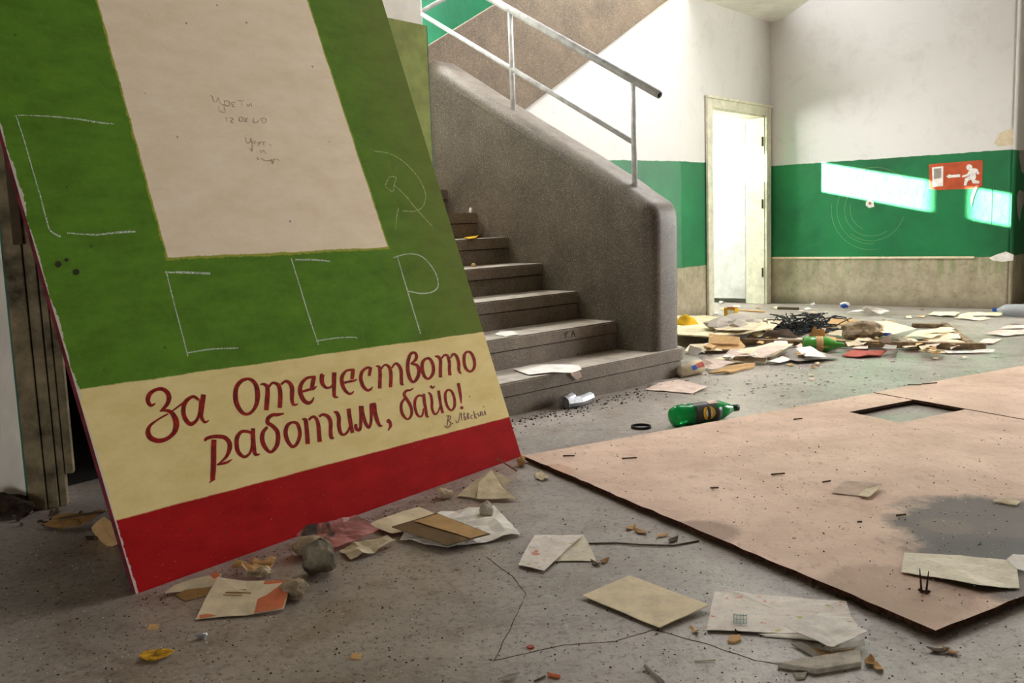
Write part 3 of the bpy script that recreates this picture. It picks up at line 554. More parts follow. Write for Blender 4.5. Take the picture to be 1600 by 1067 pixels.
for sc_, ox, oy, LL in ((k1,220,570,A_L),(k1,355,560,B_L),(k1,490,540,C_L),(160/1219,610,530,D_L),(k1,310,635,E_L),(.1125,440,610,F_L),(.1,610,590,G_L)):
    for L in LL: strokes('letter', sc_, ox, oy, L, M['brush'])
SIG = [[[(905,600),(895,670),(885,760)],[(868,600,10),(930,600,14),(935,640,14),(900,670,12)],[(900,672,12),(940,700,16),(930,750,16),(890,780,14),(840,750,12)],[(970,715,11)]],
 [[(1020,660,10),(1030,700,14),(1060,690,14),(1080,600,12),(1085,555,12)],[(1085,555,12),(1105,560,14),(1110,620,14),(1120,670,12)]],
 [[(1150,540,10),(1150,600,14),(1160,665,14)],[(1130,575,10),(1172,565,10)],[(1150,620,10),(1180,620,12),(1178,655,12),(1155,662,10)]],
 [[(1205,550,12),(1200,600,14),(1215,650,12)],[(1205,550,12),(1225,575,12),(1205,600,12),(1228,620,12),(1215,650,12)]],
 [[(1285,590,10),(1262,590,12),(1258,630,12),(1285,640,12)]],[[(1300,520,14),(1310,580,14),(1320,640,14)],[(1345,565,10),(1318,590,10),(1352,640,14)]],
 [[(1365,550,14),(1375,600,14),(1400,590,10),(1405,530,14),(1415,600,12)]],[[(1430,530,14),(1440,590,12),(1465,570,10),(1470,520,14),(1492,585,14)],[(1455,445,12),(1455,465,12)]]]
for L in SIG: strokes('small_letter', .1, 610, 590, L, M['ink'])
kj = 240/915
strokes('chalk_letter', kj, 0, 160, [[(82,78,5),(180,78,7),(330,86,9),(480,102,11),(600,122,13),(678,128,7)],[(95,80,7),(140,215,9),(190,390,9),(240,560,10),(275,690,11),(300,765,12),(360,800,14)],[(400,778,8),(560,788,12),(700,775,16),(806,770,14)]], M['chalk'], wk=.8)
strokes('chalk_letter', .3, 240, 380, [[(58,152,8),(150,152,14),(295,158,14)],[(65,145,8),(100,290,8),(140,440,8),(178,588,8)],[(172,572,8),(300,552,9),(442,546,6)]], M['chalk'], wk=.8)
strokes('chalk_letter', .3, 240, 380, [[(735,86,8),(830,86,12),(918,94,10)],[(716,78,8),(760,220,8),(805,370,8),(858,528,7)],[(845,510,8),(950,494,8),(1040,490,7),(1062,496,5)]], M['chalk'], wk=.8)
strokes('chalk_letter', .3, 240, 380, [[(1248,75,8),(1330,55,6),(1400,72,6),(1460,140,7),(1482,210,7),(1462,248,9),(1400,262,9),(1320,248,9)],[(1270,72,5),(1310,210,8),(1350,340,8),(1390,472,8)]], M['chalk'], wk=.8)
strokes('chalk_drawing', .15, 570, 220, [[(100,108,14),(240,128,9),(350,180,9),(460,270,9),(560,390,9),(620,510,9),(630,610,9),(590,700,10),(500,735,10),(390,728,9)],[(210,470,14),(255,380,10),(318,378,10),(325,400,10),(305,460,10),(288,528,9),(210,475,9)],[(305,460,10),(420,570,11),(540,715,12),(700,890,10)],[(350,700,12),(330,800,10),(320,930,8)]], M['chalkfaint'])
kp = 150/1143
def PW(L, mt):
    o = strokes('pencil_writing', kp, 310, 130, L, mt); o['kind'] = 'stuff'
PW( [[(140,150,9),(165,155,8),(180,210,8),(215,220,8),(235,170,8),(260,240,8),(310,260,8)],[(310,215,8),(320,265,9),(365,265,8),(360,215,8),(310,215,8)],[(440,225,8),(395,235,8),(400,250,8),(440,250,7)],[(400,250,8),(415,280,8),(450,280,7)],[(465,212,8),(550,208,8)],[(508,210,8),(520,275,8)],[(570,245,8),(590,275,8),(625,245,8),(632,285,9)],[(240,270,8),(250,330,8),(315,350,8),(300,270,8)]], M['pencil'])
PW( [[(322,402,8),(342,455,8)],[(372,410,8),(412,425,8),(380,465,9),(420,470,8)],[(485,405,8),(490,450,8),(525,455,8),(525,410,8),(485,405,8)],[(545,410,8),(580,465,8)],[(585,405,8),(550,465,8)],[(655,420,8),(660,470,9),(700,465,8),(735,420,8)],[(755,415,8),(760,470,9),(800,470,8),(800,420,8),(755,415,8)]], M['pencil'])
PW( [[(560,640,8),(570,705,9),(610,705,8),(625,650,9)],[(625,650,9),(640,720,8),(680,700,8),(640,690,8)],[(600,770,8),(635,810,10),(640,730,8)],[(700,715,9),(740,705,8),(710,745,8)],[(745,700,8),(805,702,8)],[(770,702,8),(780,745,8)],[(835,725,8),(870,745,9)],[(730,790,8),(750,825,9),(775,800,8),(800,840,8)],[(700,880,9),(710,910,10),(760,895,8),(770,915,8),(830,925,9),(870,915,8),(885,960,9),(900,910,8),(950,910,9),(955,930,8)]], M['pencil'])
# burn marks
for x_, y_, r_ in ((91, 413, 5), (119, 425, 5), (104, 406, 3)):
    strokes('burn_mark', 1, 0, 0, [[(x_, y_, r_)]], plain('soot', (44, 46, 22), .9))
# ================================================================== FIBREBOARD SHEETS ON THE FLOOR
f0 = at(818, 712, .025); fN = at(1462, 985, .025); dl = (fN-f0).normalized(); Lw = (fN-f0).length; dw = Vector((-dl.y, dl.x, 0)); 
if dw.y < 0: dw = -dw
g1 = at(1050, 666, .025)
dw = ((at(1250, 628, .025)-f0).normalized()+dw).normalized()
def FB(p_, q_, z_=0): return f0+dl*p_+dw*q_+Z*z_
def q_of(x_, y_): d = at(x_, y_, .025)-f0; return (d.dot(dl), d.dot(dw))
h1, h2, h3, h4 = [q_of(*q) for q in ((1358, 648), (1447, 627), (1534, 642), (1440, 665))]
seamq = (h2[1]+h3[1])/2; hq0 = (h1[1]+h4[1])/2; hp0 = (h1[0]+h2[0])/2; hp1 = (h3[0]+h4[0])/2; hp0, hp1 = min(hp0, hp1), max(hp0, hp1)
fb = empty('fibreboard_sheet', f0-Z*.025, label='large square fibreboard sheet flat on the floor, square hole at its far side', cat='board')
bm = bmesh.new(); th = .015
def jag(A_, B_, n=26, am=.006): return [A_.lerp(B_, i/n)+(Vector((-(B_-A_).y, (B_-A_).x, 0)).normalized()*random.uniform(-am, am) if 0 < i < n else Vector()) for i in range(n)]
for P_ in (jag(FB(0, 0), FB(Lw, 0), 40, .005)+jag(FB(Lw, 0), FB(Lw, hq0), 30, .005)+[FB(Lw, hq0)]+[FB(0, hq0)]+jag(FB(0, hq0), FB(0, 0), 30, .003)[1:], [FB(0, hq0), FB(hp0, hq0), FB(hp0, seamq-.003), FB(0, seamq-.003)], [FB(hp1, hq0), FB(Lw, hq0), FB(Lw, seamq-.003), FB(hp1, seamq-.003)]):
    add_prism(bm, [q-Z*th for q in P_], Z*th)
me_o = mk('sheet', bm, [M['fibre'], M['fibre_edge']], fb)
for q in me_o.data.polygons:
    if abs(q.normal.z) < .5: q.material_index = 1
bm = bmesh.new(); outl = jag(FB(-.004, seamq+.003), FB(Lw+.01, seamq+.003), 30, .002)+jag(FB(Lw+.01, seamq+.003), FB(Lw+.01, 3.9), 20)+[FB(Lw+.01, 3.9), FB(-.004, 3.9)]
fsx = add_prism(bm, [q-Z*(th-.002) for q in outl], Z*th); bmesh.ops.triangulate(bm, faces=fsx[:2])
me_o = mk('fibreboard_sheet', bm, [M['fibre'], M['fibre_edge']], label='second fibreboard sheet beyond the seam at the right edge of the photo', cat='board')
for q in me_o.data.polygons:
    if abs(q.normal.z) < .5: q.material_index = 1
# supporting laths under the sheets
for q_ in (.4, 1.2, 2.7, 3.4):
    prism('lath', [FB(.15, q_, -.025), FB(Lw-.15, q_, -.025), FB(Lw-.15, q_+.04, -.025), FB(.15, q_+.04, -.025)], Z*.0095, M['oldwood'], fb)
# frayed splinters along the sheet's torn corner
for i in range(10):
    p_ = random.uniform(Lw*.8, Lw); A_ = FB(p_, -.003, -.004-random.random()*.012); tube('splinter', [A_, A_+Vector((random.uniform(-.02, .02), random.uniform(-.02, 0), random.uniform(-.003, .002)))], .0015, M['fibre_edge'], fb, 4, False)
# two rusty nails
nl = empty('nail_pair', at(1444, 926, .025), label='pair of rusty nails standing up from the fibreboard near its front corner', cat='nails')
for (x0, y0), (x1, y1) in (((1440, 926), (1437, 888)), ((1447, 927), (1451, 892))):
    b = at(x0, y0, .025); d = ray(x1, y1); t_ = (b-CAM).dot(Vector((0, 1, 0)))/d.y; tp = CAM+d*t_
    bm = bmesh.new(); add_tube(bm, [b, b.lerp(tp, .5), tp], .003, 7, True, [1, .8, .35]); mk('nail', bm, M['rust'], nl, True)
for i in range(5): rock('rust_crumb', at(1437+i*3.4, 925+random.uniform(-3, 4), .025), 0.005, .004, .004, M['rust'], i, parent=nl, lv=1)
# ================================================================== FOREGROUND LITTER
P = sheet
def grp(name, px, py, z=0, **kw): return empty(name, at(px, py, z), **kw)
g = P('sheet', [(305, 968), (322, 935, .01), (341, 904, .03), (385, 909, .022), (456, 906, .035), (450, 930, .02), (443, 951, .006), (385, 962)], 'paper_cream', label='curled sheet with an orange stripe before the red board', cat='paper', k=5); g.name = 'paper_sheet'
P('printed_band', [(397, 959, .003), (404, 932, .013), (414, 909, .026), (455, 907, .034), (449, 930, .022), (441, 950, .009)], 'orange', .0035, .0008, .004, 3, g, 3.3, 5)
P('printed_band', [(312, 962, .002), (345, 956, .004), (352, 960, .003), (312, 967, .001)], 'orange', .0035, .0008, .003, 2, g)
for i, (x0, x1, y0) in enumerate(((350, 385, 921), (352, 392, 925), (349, 378, 929))): P('print_line', [(x0, y0, .02), (x1, y0+1, .02), (x1, y0+2.4, .018), (x0, y0+1.6, .018)], 'card_brown', .0035, .0006, .002, 1, g)
def paper(pix, mat, label, cat='paper', name='paper_sheet', **kw): return P(name, pix, mat, label=label, cat=cat, **kw)
paper([(258, 927), (272, 915, .006), (300, 905, .012), (346, 898, .018), (336, 915, .01), (318, 922)], 'paper_old', 'brown folded paper under the red board near its left corner', z=.008)
paper([(275, 930), (290, 922, .01), (330, 918, .012), (322, 931), (290, 939)], 'card_brown', 'torn grey-brown sheet below the folded paper at the red board', z=.002)
paper([(328, 899, .012), (339, 893, .02), (343, 900, .018), (334, 905, .008)], 'orange', 'small bright orange paper corner at the red board edge', z=.02, cuts=2)
paper([(362, 893), (370, 880, .02), (392, 884, .012), (400, 878, .03), (432, 878, .02), (424, 890, .012), (395, 894, .02)], 'card_tan', 'crumpled tan paper tucked under the red board', amp=.02, k=30)
paper([(380, 903), (392, 893, .02), (420, 889, .014), (430, 896, .004), (402, 905)], 'paper_old', 'second crumpled paper lying in front of the tan one', amp=.02, k=32)
rock('stone', at(500, 896), .052, .043, .052, M['stone'], 3, .22, label='large grey stone in front of the red board', cat='stone')
rock('stone', at(484, 868), .05, .035, .028, M['stone_tan'], 8, .3, label='flat tan stone right behind the large grey stone', cat='stone')
rock('stone', at(459, 935), .038, .03, .028, M['stone_tan'], 12, .3, label='rounded beige stone beside the orange-striped sheet', cat='stone')
rock('stone', at(760, 808, .006), .021, .02, .028, M['plaster_chunk'], 15, .3, label='small grey cube-like stone lying on the white wrinkled sheet', cat='stone')
paper([(463, 840, .01), (480, 825, .03), (515, 816, .045), (555, 806, .05), (592, 828, .02), (560, 846, .006), (525, 858), (500, 850, .005), (478, 848, .004)], 'magazine', 'glossy torn magazine page, pink and black, against the red board', name='magazine_page', cat='magazine', amp=.012, k=14, z=.008)
paper([(530, 862), (560, 850, .01), (605, 838, .02), (618, 846, .01), (585, 866), (548, 876)], 'paper_old', 'curled beige torn strip right of the grey stone', amp=.014, k=20)
paper([(575, 820, .01), (610, 806, .016), (655, 792, .02), (700, 812, .012), (650, 826, .008), (612, 834, .004)], 'paper_cream', 'cream sheet with punched holes behind the brown card', z=.006)
paper([(625, 846), (640, 826, .008), (690, 802, .014), (772, 792, .01), (795, 815, .006), (813, 836, .002), (760, 848), (700, 856)], 'paper_white', 'large wrinkled white sheet under the brown card', amp=.012, k=16, z=.003)
g = paper([(612, 823, .016), (682, 802, .03), (766, 834, .018), (698, 852, .01)], 'card_mid', 'stiff brown card lying on the wrinkled white sheet', name='brown_card', cat='card', z=.014, th=.003, amp=.002)
P('printed_panel', [(648, 814, .0242), (684, 803, .031), (762, 833.5, .0195), (735, 841, .0155)], 'card_tan', .0155, .0006, .002, 3, g)
g = paper([(714, 776), (735, 757, .015), (768, 735, .05), (801, 751, .04), (786, 763, .02), (808, 780, .002), (760, 782)], 'paper_old', 'folded beige paper with torn notch near the board right corner', amp=.008, z=.004)
P('fold', [(745, 781, .004), (748, 755, .03), (768, 736, .053), (786, 763, .024), (806, 779, .005)], 'paper_cream', .006, .001, .006, 3, g)
rock('paper_ball', at(696, 778), .03, .02, .016, M['paper_old'], 21, .6, lv=2, label='small tan crumple left of the folded beige paper', cat='paper')
rock('paper_ball', at(815, 728), .02, .015, .02, M['card_tan'], 22, .6, lv=2, label='tan scrap at the meeting corner of both boards', cat='paper')
tube('stick', [at(776, 716, .06), at(808, 736, .006)], .003, M['card_brown'], None, 5, False, label='thin brown stick leaning on the red board right end', cat='stick')
g = paper([(810, 883), (822, 858, .004), (836, 836, .01), (912, 837, .006), (882, 862, .004), (850, 893)], 'print', 'left leaflet of the pair between board and cream card', name='leaflet', cat='leaflet', z=.006)
paper([(858, 877), (882, 860, .003), (912, 836, .002), (925, 860, .001), (932, 877)], 'form', 'right leaflet of the pair, rounded corner, half covered', name='leaflet', cat='leaflet', z=.002)
g = paper([(910, 930, .006), (984, 899, .01), (1108, 945, .012), (1031, 981, .004)], 'paper_cream', 'clean rectangular cream card alone on the bare floor', name='cream_card', cat='card', z=.004, th=.0025, amp=.002)
g = paper([(1104, 985), (1110, 955), (1117, 925), (1150, 924, .004), (1190, 930), (1228, 932), (1322, 941, .006), (1330, 965), (1342, 978), (1318, 990), (1185, 989)], 'print', 'spread picture booklet beside the fibreboard front edge', name='booklet', cat='booklet', z=.004, amp=.005, k=7)
for i in range(3): P('page', [(1185+i*4, 991+i*2), (1230, 975), (1290, 982), (1330, 996), (1290, 1004-i)], 'paper_white', .002-.0005*i, .0006, .003, 2, g)
bt = grp('pencilled_table', 1156, 970, .012)
bt.parent = g; bt.location = at(1156, 970, .01)-g.location
for i in range(5): P('table_line', [(1146+i*5, 959, .006), (1147+i*5, 959, .006), (1147+i*5, 974, .006), (1146+i*5, 974, .006)], 'teal', .006, .0004, 0, 0, bt)
for i in range(3): P('table_line', [(1146, 960+i*6.6, .006), (1167, 961+i*6.6, .006), (1167, 961.9+i*6.6, .006), (1146, 960.9+i*6.6, .006)], 'teal', .006, .0004, 0, 0, bt)
g = paper([(1224, 978, .008), (1250, 968, .012), (1290, 956, .016), (1320, 971, .016), (1356, 986, .02), (1330, 1000, .012), (1302, 1013, .006), (1262, 996, .006)], 'paper_white', 'folded white page lying crosswise on the booklet', z=.012, amp=.006)
paper([(1300, 1016), (1318, 1004, .012), (1350, 1000, .02), (1352, 1009, .008)], 'paper_white', 'small curled white corner below the folded page', z=.004)
paper([(1236, 1007), (1252, 1004, .006), (1290, 1028, .004), (1278, 1031)], 'paper_grey', 'dark grey strip sticking out below the booklet', z=.003, th=.003)
paper([(1262, 1012), (1300, 1019), (1336, 1013), (1330, 1024), (1286, 1030)], 'card_brown', 'brown backing sheet half hidden under the folded page', z=.0015)
prism('plaster_strip', [at(1214, 1043), at(1262, 1035), at(1343, 1021), at(1346, 1042), at(1276, 1054)], Z*.012, M['plaster_chunk'], None, .002, label='long pale angular strip below the booklet', cat='debris')
prism('plaster_strip', [at(1240, 1055), at(1262, 1053), at(1258, 1061), at(1244, 1062)], Z*.006, M['plaster_chunk'], None, .001, label='small pale chip under the long angular strip', cat='debris')
B = .0255
g = paper([(1299, 770, .002), (1320, 751, .004), (1378, 757, .014), (1366, 766, .008), (1352, 776, .001)], 'paper_dusty', 'grey-brown folded paper lying alone mid fibreboard', z=B+.001)
paper([(1340, 774), (1352, 765, .003), (1378, 758, .008), (1362, 774, .003), (1356, 777)], 'paper_old', 'torn flap at the right end of the mid fibreboard paper', z=B+.008, cuts=2)
paper([(1408, 895, .001), (1413, 864, .004), (1500, 868, .004), (1588, 878, .004), (1593, 920, .001), (1530, 915, .012), (1460, 902, .006)], 'form', 'long ruled document strip on the fibreboard behind the nails', name='document', cat='document', z=B+.001)
paper([(1573, 874, .004), (1583, 867, .01), (1602, 869, .008), (1604, 893, .002), (1588, 888, .001)], 'paper_white', 'white paper cut off by the right photo edge', z=B+.006)
g = paper([(1550, 783, .004), (1566, 778, .008), (1596, 784, .006), (1588, 791, .001), (1572, 788)], 'paper_old', 'small dirty notebook on the dark fibreboard stain', name='notebook', cat='notebook', z=B+.001, th=.004)
SPL = ['dark splinter on the fibreboard nearest the painted board', 'dark splinter on mid fibreboard left of the square hole', 'short splinter just above the folded paper on the fibreboard', 'pale-ended splinter on the fibreboard below the dark ring', 'long dark splinter on the far fibreboard above the square hole', 'second splinter crossing beside the long one above the hole', 'tiny splinter right of the brown stain toward the ruled document', 'tiny splinter between folded paper and ruled document', 'small splinter on the fibreboard above its brown edge stain', 'thin splinter on the fibreboard right of the green bottle']
for i, (x_, y_, l_, a_) in enumerate(((880, 712, .05, .4), (1205, 741, .05, .1), (1285, 753, .03, 0), (972, 716, .06, .2), (1440, 600, .09, -.1), (1418, 601, .07, .5), (1340, 815, .015, 1), (1400, 805, .03, .2), (1110, 762, .03, .5), (1240, 655, .04, .1))):
    b = at(x_, y_, B+.003); tube('twig', [b, b+Vector((math.cos(a_)*l_, -math.sin(a_)*l_, .004))], .0032, M['card_dark'], None, 5, False, label=SPL[i], cat='splinter', group='dark splinters on the fibreboard')
# yellow leaf
def leafshape(name, c, L, Wl, rot, mat, stem=True, **kw):
    bm = bmesh.new(); n = 9; rows = []
    for i in range(n+1):
        t = i/n; hw = Wl*math.sin(math.pi*t**.8)**.8*.5 if 0 < t < 1 else .0006
        rows.append([(t*L-L/2, -hw), (t*L-L/2, -hw*.5), (t*L-L/2, 0), (t*L-L/2, hw*.5), (t*L-L/2, hw)])
    vs = [[bm.verts.new((c.x+x_*math.cos(rot)-y_*math.sin(rot), c.y+x_*math.sin(rot)+y_*math.cos(rot), c.z+.003+.1*abs(y_)+.008*(abs(x_)/L*2)**2+.003*nz(x_, y_, 40, 3))) for x_, y_ in r] for r in rows]
    for A_, B_ in zip(vs, vs[1:]):
        for j in range(4): bm.faces.new((A_[j], A_[j+1], B_[j+1], B_[j]))
    r = bmesh.ops.extrude_face_region(bm, geom=bm.faces[:])
    for q in r['geom']:
        if isinstance(q, bmesh.types.BMVert): q.co.z -= .0009
    o = mk(name, bm, mat, None, True, **kw)
    d = Vector((math.cos(rot), math.sin(rot), 0))
    if stem: tube('midrib', [c-d*(L/2+.006)+Z*.004, c+Z*.005, c+d*L*.48+Z*.009], .0009, M['card_brown'], o, 5)
    return o
leafshape('fallen_leaf', at(246, 1026), .08, .066, .25, M['leafdry'], label='yellow fallen leaf with brown spots on the foreground floor', cat='leaf')
LSC = ['curled brown leaf scrap just above the long dark rod', 'dark leaf scrap at the right end of the long rod', 'tan leaf scrap between the others at the rod right end', 'brown leaf scrap right of the rounded leaflet', 'dark leaf scrap touching the rounded leaflet corner', 'tan leaf scrap under the fibreboard edge, leftmost of three', 'brown leaf scrap below the fibreboard front corner, right one', 'dark leaf scrap below the fibreboard front corner, left one', 'tan leaf scrap at the right of the long angular strip', 'brown leaf scrap close to the right end of the angular strip', 'little dark leaf scrap above the yellow-brown chip', 'small leaf scrap left of the picture booklet bottom']
for i, (x_, y_, l_) in enumerate(((1000, 832, .06), (1052, 845, .05), (1035, 838, .045), (945, 878, .04), (930, 882, .04), (986, 826, .05), (1485, 1020, .04), (1465, 1018, .05), (1372, 1045, .04), (1360, 1036, .05), (1150, 992, .02), (1085, 987, .03))):
    leafshape('leaf_scrap', at(x_, y_), l_, l_*.5, random.random()*3, M[('card_brown', 'card_dark', 'card_tan')[i % 3]], False, label=LSC[i], cat='leaf', group='brown leaf scraps')
prism('ticket', [at(230, 984), at(234, 976), at(249, 976), at(246, 984)], Z*.0015, M['card_tan'], None, label='tiny yellow ticket above the yellow leaf', cat='ticket')
prism('wooden_chip', [at(1137, 1004), at(1140, 995), at(1156, 994), at(1158, 1002), at(1148, 1006)], Z*.006, M['card_tan'], None, .001, label='small yellow-brown chip left of the booklet bottom', cat='debris')
prism('wooden_chip', [at(547, 1029), at(551, 1021), at(565, 1022), at(563, 1031)], Z*.003, M['card_tan'], None, .0005, label='small square tan chip on the bare foreground floor', cat='debris')
bm = bmesh.new(); bmesh.ops.create_cone(bm, cap_ends=True, segments=18, radius1=.009, radius2=.0085, depth=.004)
for q in bm.verts: q.co += at(829, 1012)+Z*.002
mk('button', bm, plain('red_plastic', (170, 50, 44), .4, .1), label='small round red plastic disc on the foreground floor', cat='button')
rock('glass_shard', at(883, 986), .008, .006, .008, M['whitechip'], 31, .5, lv=1, label='bright white shard between the red disc and cream card', cat='debris')
rock('crystals', at(316, 997), .012, .01, .006, M['metal'], 33, .8, lv=2, label='glittering grey crumbled patch above right of the yellow leaf', cat='debris')
tube('bolt_shank', [at(1008, 1040, .006), at(1036, 1066, .006)], .0042, M['paper_grey'], None, 7, label='grey metal rod at the bottom photo edge', cat='rod')
g = tube('cigarette_end', [at(857, 1053, .004), at(875, 1057, .004)], .0042, M['orange'], None, 8, label='orange-brown cigarette end at the bottom photo edge', cat='cigarette')
tube('stick', [at(835, 1064, .003), at(852, 1056, .003)], .002, M['card_dark'], None, 5, label='dark twig touching the cigarette end', cat='stick')
tube('stick', [at(1085, 1033, .002), at(1118, 1031, .003)], .0016, M['paper_old'], None, 5, label='thin pale straw between cream card and bottom edge', cat='stick')
tube('stick', [at(918, 849, .003), at(965, 848, .003), at(1000, 851, .004), at(1052, 852, .003), at(1092, 845, .003)], .0026, M['card_dark'], None, 5, label='long dark rod reaching from the leaflets to the fibreboard', cat='rod')
paper([(780, 1060), (800, 1052, .006), (812, 1051, .004), (795, 1064)], 'paper_grey', 'small curled grey scrap at the bottom edge left of the cigarette', cuts=2)
paper([(834, 742), (846, 737, .01), (858, 746, .004), (848, 752), (838, 748)], 'paper_old', 'crumpled scrap beside the fibreboard left corner', cuts=2, amp=.012, k=40)
# ring and bottle area
bm = bmesh.new(); c = at(1001.5, 666.5, .006); n = 26; R1 = .048
for i in range(n):
    t0, t1 = 2*math.pi*i/n, 2*math.pi*(i+1)/n; add_prism(bm, [c+Vector((math.cos(t)*r_, math.sin(t)*r_, -.006)) for t, r_ in ((t0, R1), (t1, R1), (t1, R1-.006), (t0, R1-.006))], Z*.012)
mk('rubber_ring', bm, M['black'], label='thin dark brown ring on the floor below the stairs', cat='ring')
# beer bottle (plastic)
def bottle(name, A_, B_, prof, mats, lab, **kw):
    root = empty(name, Vector((A_.x, A_.y, 0)), **kw); L = (B_-A_).length; d = B_-A_
    bm = xform(lathe([(x_*L, r_) for x_, r_ in prof], 22), A_, d); mk('bottle_body', bm, mats[0], root, True)
    return root, d.normalized(), L
pb = [(0, .012), (.01, .034), (.03, .046), (.08, .05), (.17, .051), (.24, .047), (.27, .050), (.50, .051), (.66, .051), (.74, .046), (.82, .034), (.88, .020), (.92, .014), (.955, .014), (.957, .003)]
A_ = at(1049, 651, .05); B_ = at(1153, 636.5, .045)
rt_, d_, L_ = bottle('beer_bottle', A_, B_, pb, [M['green_glass']], None, label='crumpled green plastic bottle with dark label behind the fibreboard', cat='bottle')
bb = D.objects['bottle_body']
for q in bb.data.vertices:
    q.co += Vector((0, 0, .012*nz(q.co.x, q.co.z, 22, 4)))+Vector((0, .008*nz(q.co.x, q.co.z, 30, 8), 0))
m = NM('dark_bottle_label', .4, .4); p_ = m.obj(); k = m.mix(m.step(m.noise(p_, 30, 4), .3, .7), (34, 36, 28), (60, 58, 46)); m.col(k); M['label'] = m.m
bm = xform(lathe([(x_*L_, .0525) for x_ in (.27, .30, .45, .60, .655)], 26), A_, d_); mk('bottle_label', bm, M['label'], rt_, True)
bm = xform(lathe([(x_*L_, r_) for x_, r_ in ((.925, .016), (.93, .0175), (.995, .0175), (1.0, .015))], 16), A_, d_); mk('bottle_cap', bm, plain('dark_green_cap', (20, 60, 34), .5), rt_, True)
side = Z.cross(d_).normalized(); side = side if side.y < 0 else -side
def curvedisc(name, xc, ang, rad, inner, mat, rr=.0531, parent=rt_, arc=(0, 2*math.pi)):
    bm = bmesh.new(); n = 20; L = []
    for i in range(n+1):
        t = arc[0]+(arc[1]-arc[0])*i/n
        def pt(r_):
            x_ = xc+r_*math.cos(t); an = ang+r_*math.sin(t)/rr; return A_+d_*x_+side*rr*math.cos(an)+Z*rr*math.sin(an)
        L.append((bm.verts.new(pt(rad)), bm.verts.new(pt(inner))))
    for (p0, p1), (r0, r1) in zip(L, L[1:]): bm.faces.new((p0, r0, r1, p1))
    return mk(name, bm, mat, parent)
curvedisc('label_emblem', .46*L_, .1, .036, .024, M['yellow']); curvedisc('label_emblem', .46*L_, .1, .022, .0005, M['paper_cream'])
def curvequad(name, x0, x1, a0_, a1_, mat, rr=.0536):
    bm = bmesh.new(); V_ = [[bm.verts.new(A_+d_*x_+side*rr*math.cos(a0_+(a1_-a0_)*i/8)+Z*rr*math.sin(a0_+(a1_-a0_)*i/8)) for x_ in (x0, x1)] for i in range(9)]
    for p0, p1 in zip(V_, V_[1:]): bm.faces.new((p0[0], p0[1], p1[1], p1[0]))
    mk(name, bm, mat, rt_)
curvequad('emblem_bar', .46*L_-.009, .46*L_+.009, -.55, .75, M['label']); curvequad('label_patch', .50*L_, .64*L_, 1.0, 1.6, M['paper_pink'])
# carton, papers, cup near the stair foot
paper([(1007, 609), (1030, 598, .02), (1062, 594, .03), (1106, 604, .012), (1082, 615), (1045, 612)], 'paper_pink', 'pinkish paper lying between cup and green bottle', z=.004)
paper([(1010, 605), (1022, 597, .01), (1048, 592, .03), (1065, 597, .02), (1040, 603, .01)], 'paper_grey', 'grey crumpled sheet behind the pinkish paper', z=.004, amp=.015, k=20)
g = empty('crushed_can', at(900, 632), label='crushed silver can against the bottom step', cat='can')
tube('can_body', [at(884, 630, .03), at(905, 627, .026), at(922, 620, .03)], .03, M['metal'], g, 9, False)
tube('can_end', [at(880, 628, .034), at(893, 622, .036)], .033, M['metal'], g, 9, False)
rock('clod', at(928, 616), .04, .03, .035, M['card_dark'], 41, .5, lv=2, label='dark brown clod right of the crushed silver can', cat='debris')
# cup
A_ = at(1064, 581, .037); B_ = at(1092, 572.5, .045); cup = empty('paper_cup', at(1078, 588), label='white paper cup with red and blue print lying by the newel', cat='cup')
L_ = (B_-A_).length; bm = xform(lathe([(0, .003), (.001, .034), (L_, .046), (L_+.001, .046), (L_*.97, .043), (.006, .030)], 20), A_, (B_-A_)); mk('cup_body', bm, M['paper_cream'], cup, True)
d_ = (B_-A_).normalized(); side = Z.cross(d_).normalized(); side = side if side.y < 0 else -side
def cuppatch(x0, x1, a0_, a1_, mat):
    bm = bmesh.new(); P_ = []
    for an in [a0_+(a1_-a0_)*i/5 for i in range(6)]:
        P_.append([bm.verts.new(A_+d_*x_+(side*math.cos(an)+Z*math.sin(an))*(.0345+(.012)*x_/L_)) for x_ in (x0, x1)])
    for p0, p1 in zip(P_, P_[1:]): bm.faces.new((p0[0], p0[1], p1[1], p1[0]))
    mk('cup_print', bm, mat, cup)
cuppatch(L_*.36, L_*.6, .0, .75, M['blue']); cuppatch(L_*.62, L_*.98, .1, .9, M['card_red'])
# papers on the stairs
def onstep(kx, pix, mat, label, dz=.003, **kw): return paper(pix, mat, label, z=kx*RI+dz, **kw)
g = onstep(1, [(803, 577, .004), (828, 570, .006), (862, 569, .01), (905, 571, .02), (909, 577, .01), (893, 583, .005), (862, 582, .003), (826, 586, .002)], 'paper_white', 'white paper hanging over the bottom step edge')
bm = bmesh.new(); 
curl = [onp(x_, y_, SUZ(-RU-.012-.01*i, 0, 0), a) for i, (x_, y_) in enumerate([])]
L_a = [(889, 578), (893, 586), (899, 592), (903, 594), (907, 590)]; L_b = [(901, 573), (905, 578), (908, 584), (909, 588), (908, 590)]
va = [bm.verts.new(onp(*q, SUZ(-RU-.012, 0, 0), a)) for q in L_a]; vb = [bm.verts.new(onp(*q, SUZ(-RU-.02, 0, 0), a)) for q in L_b]
for i in range(4): bm.faces.new((va[i], va[i+1], vb[i+1], vb[i]))
mk('curled_end', bm, M['paper_pink'], g)
onstep(2, [(773, 522), (782, 517, .002), (802, 517.5, .002), (811, 523), (790, 526)], 'paper_white', 'small white paper on the second step from the bottom')
onstep(5, [(724, 372, .002), (735, 369, .008), (748, 366, .018), (752, 366, .018), (744, 371, .006), (735, 373, .002)], 'yellow', 'little yellow paper on the fifth step', cuts=2)
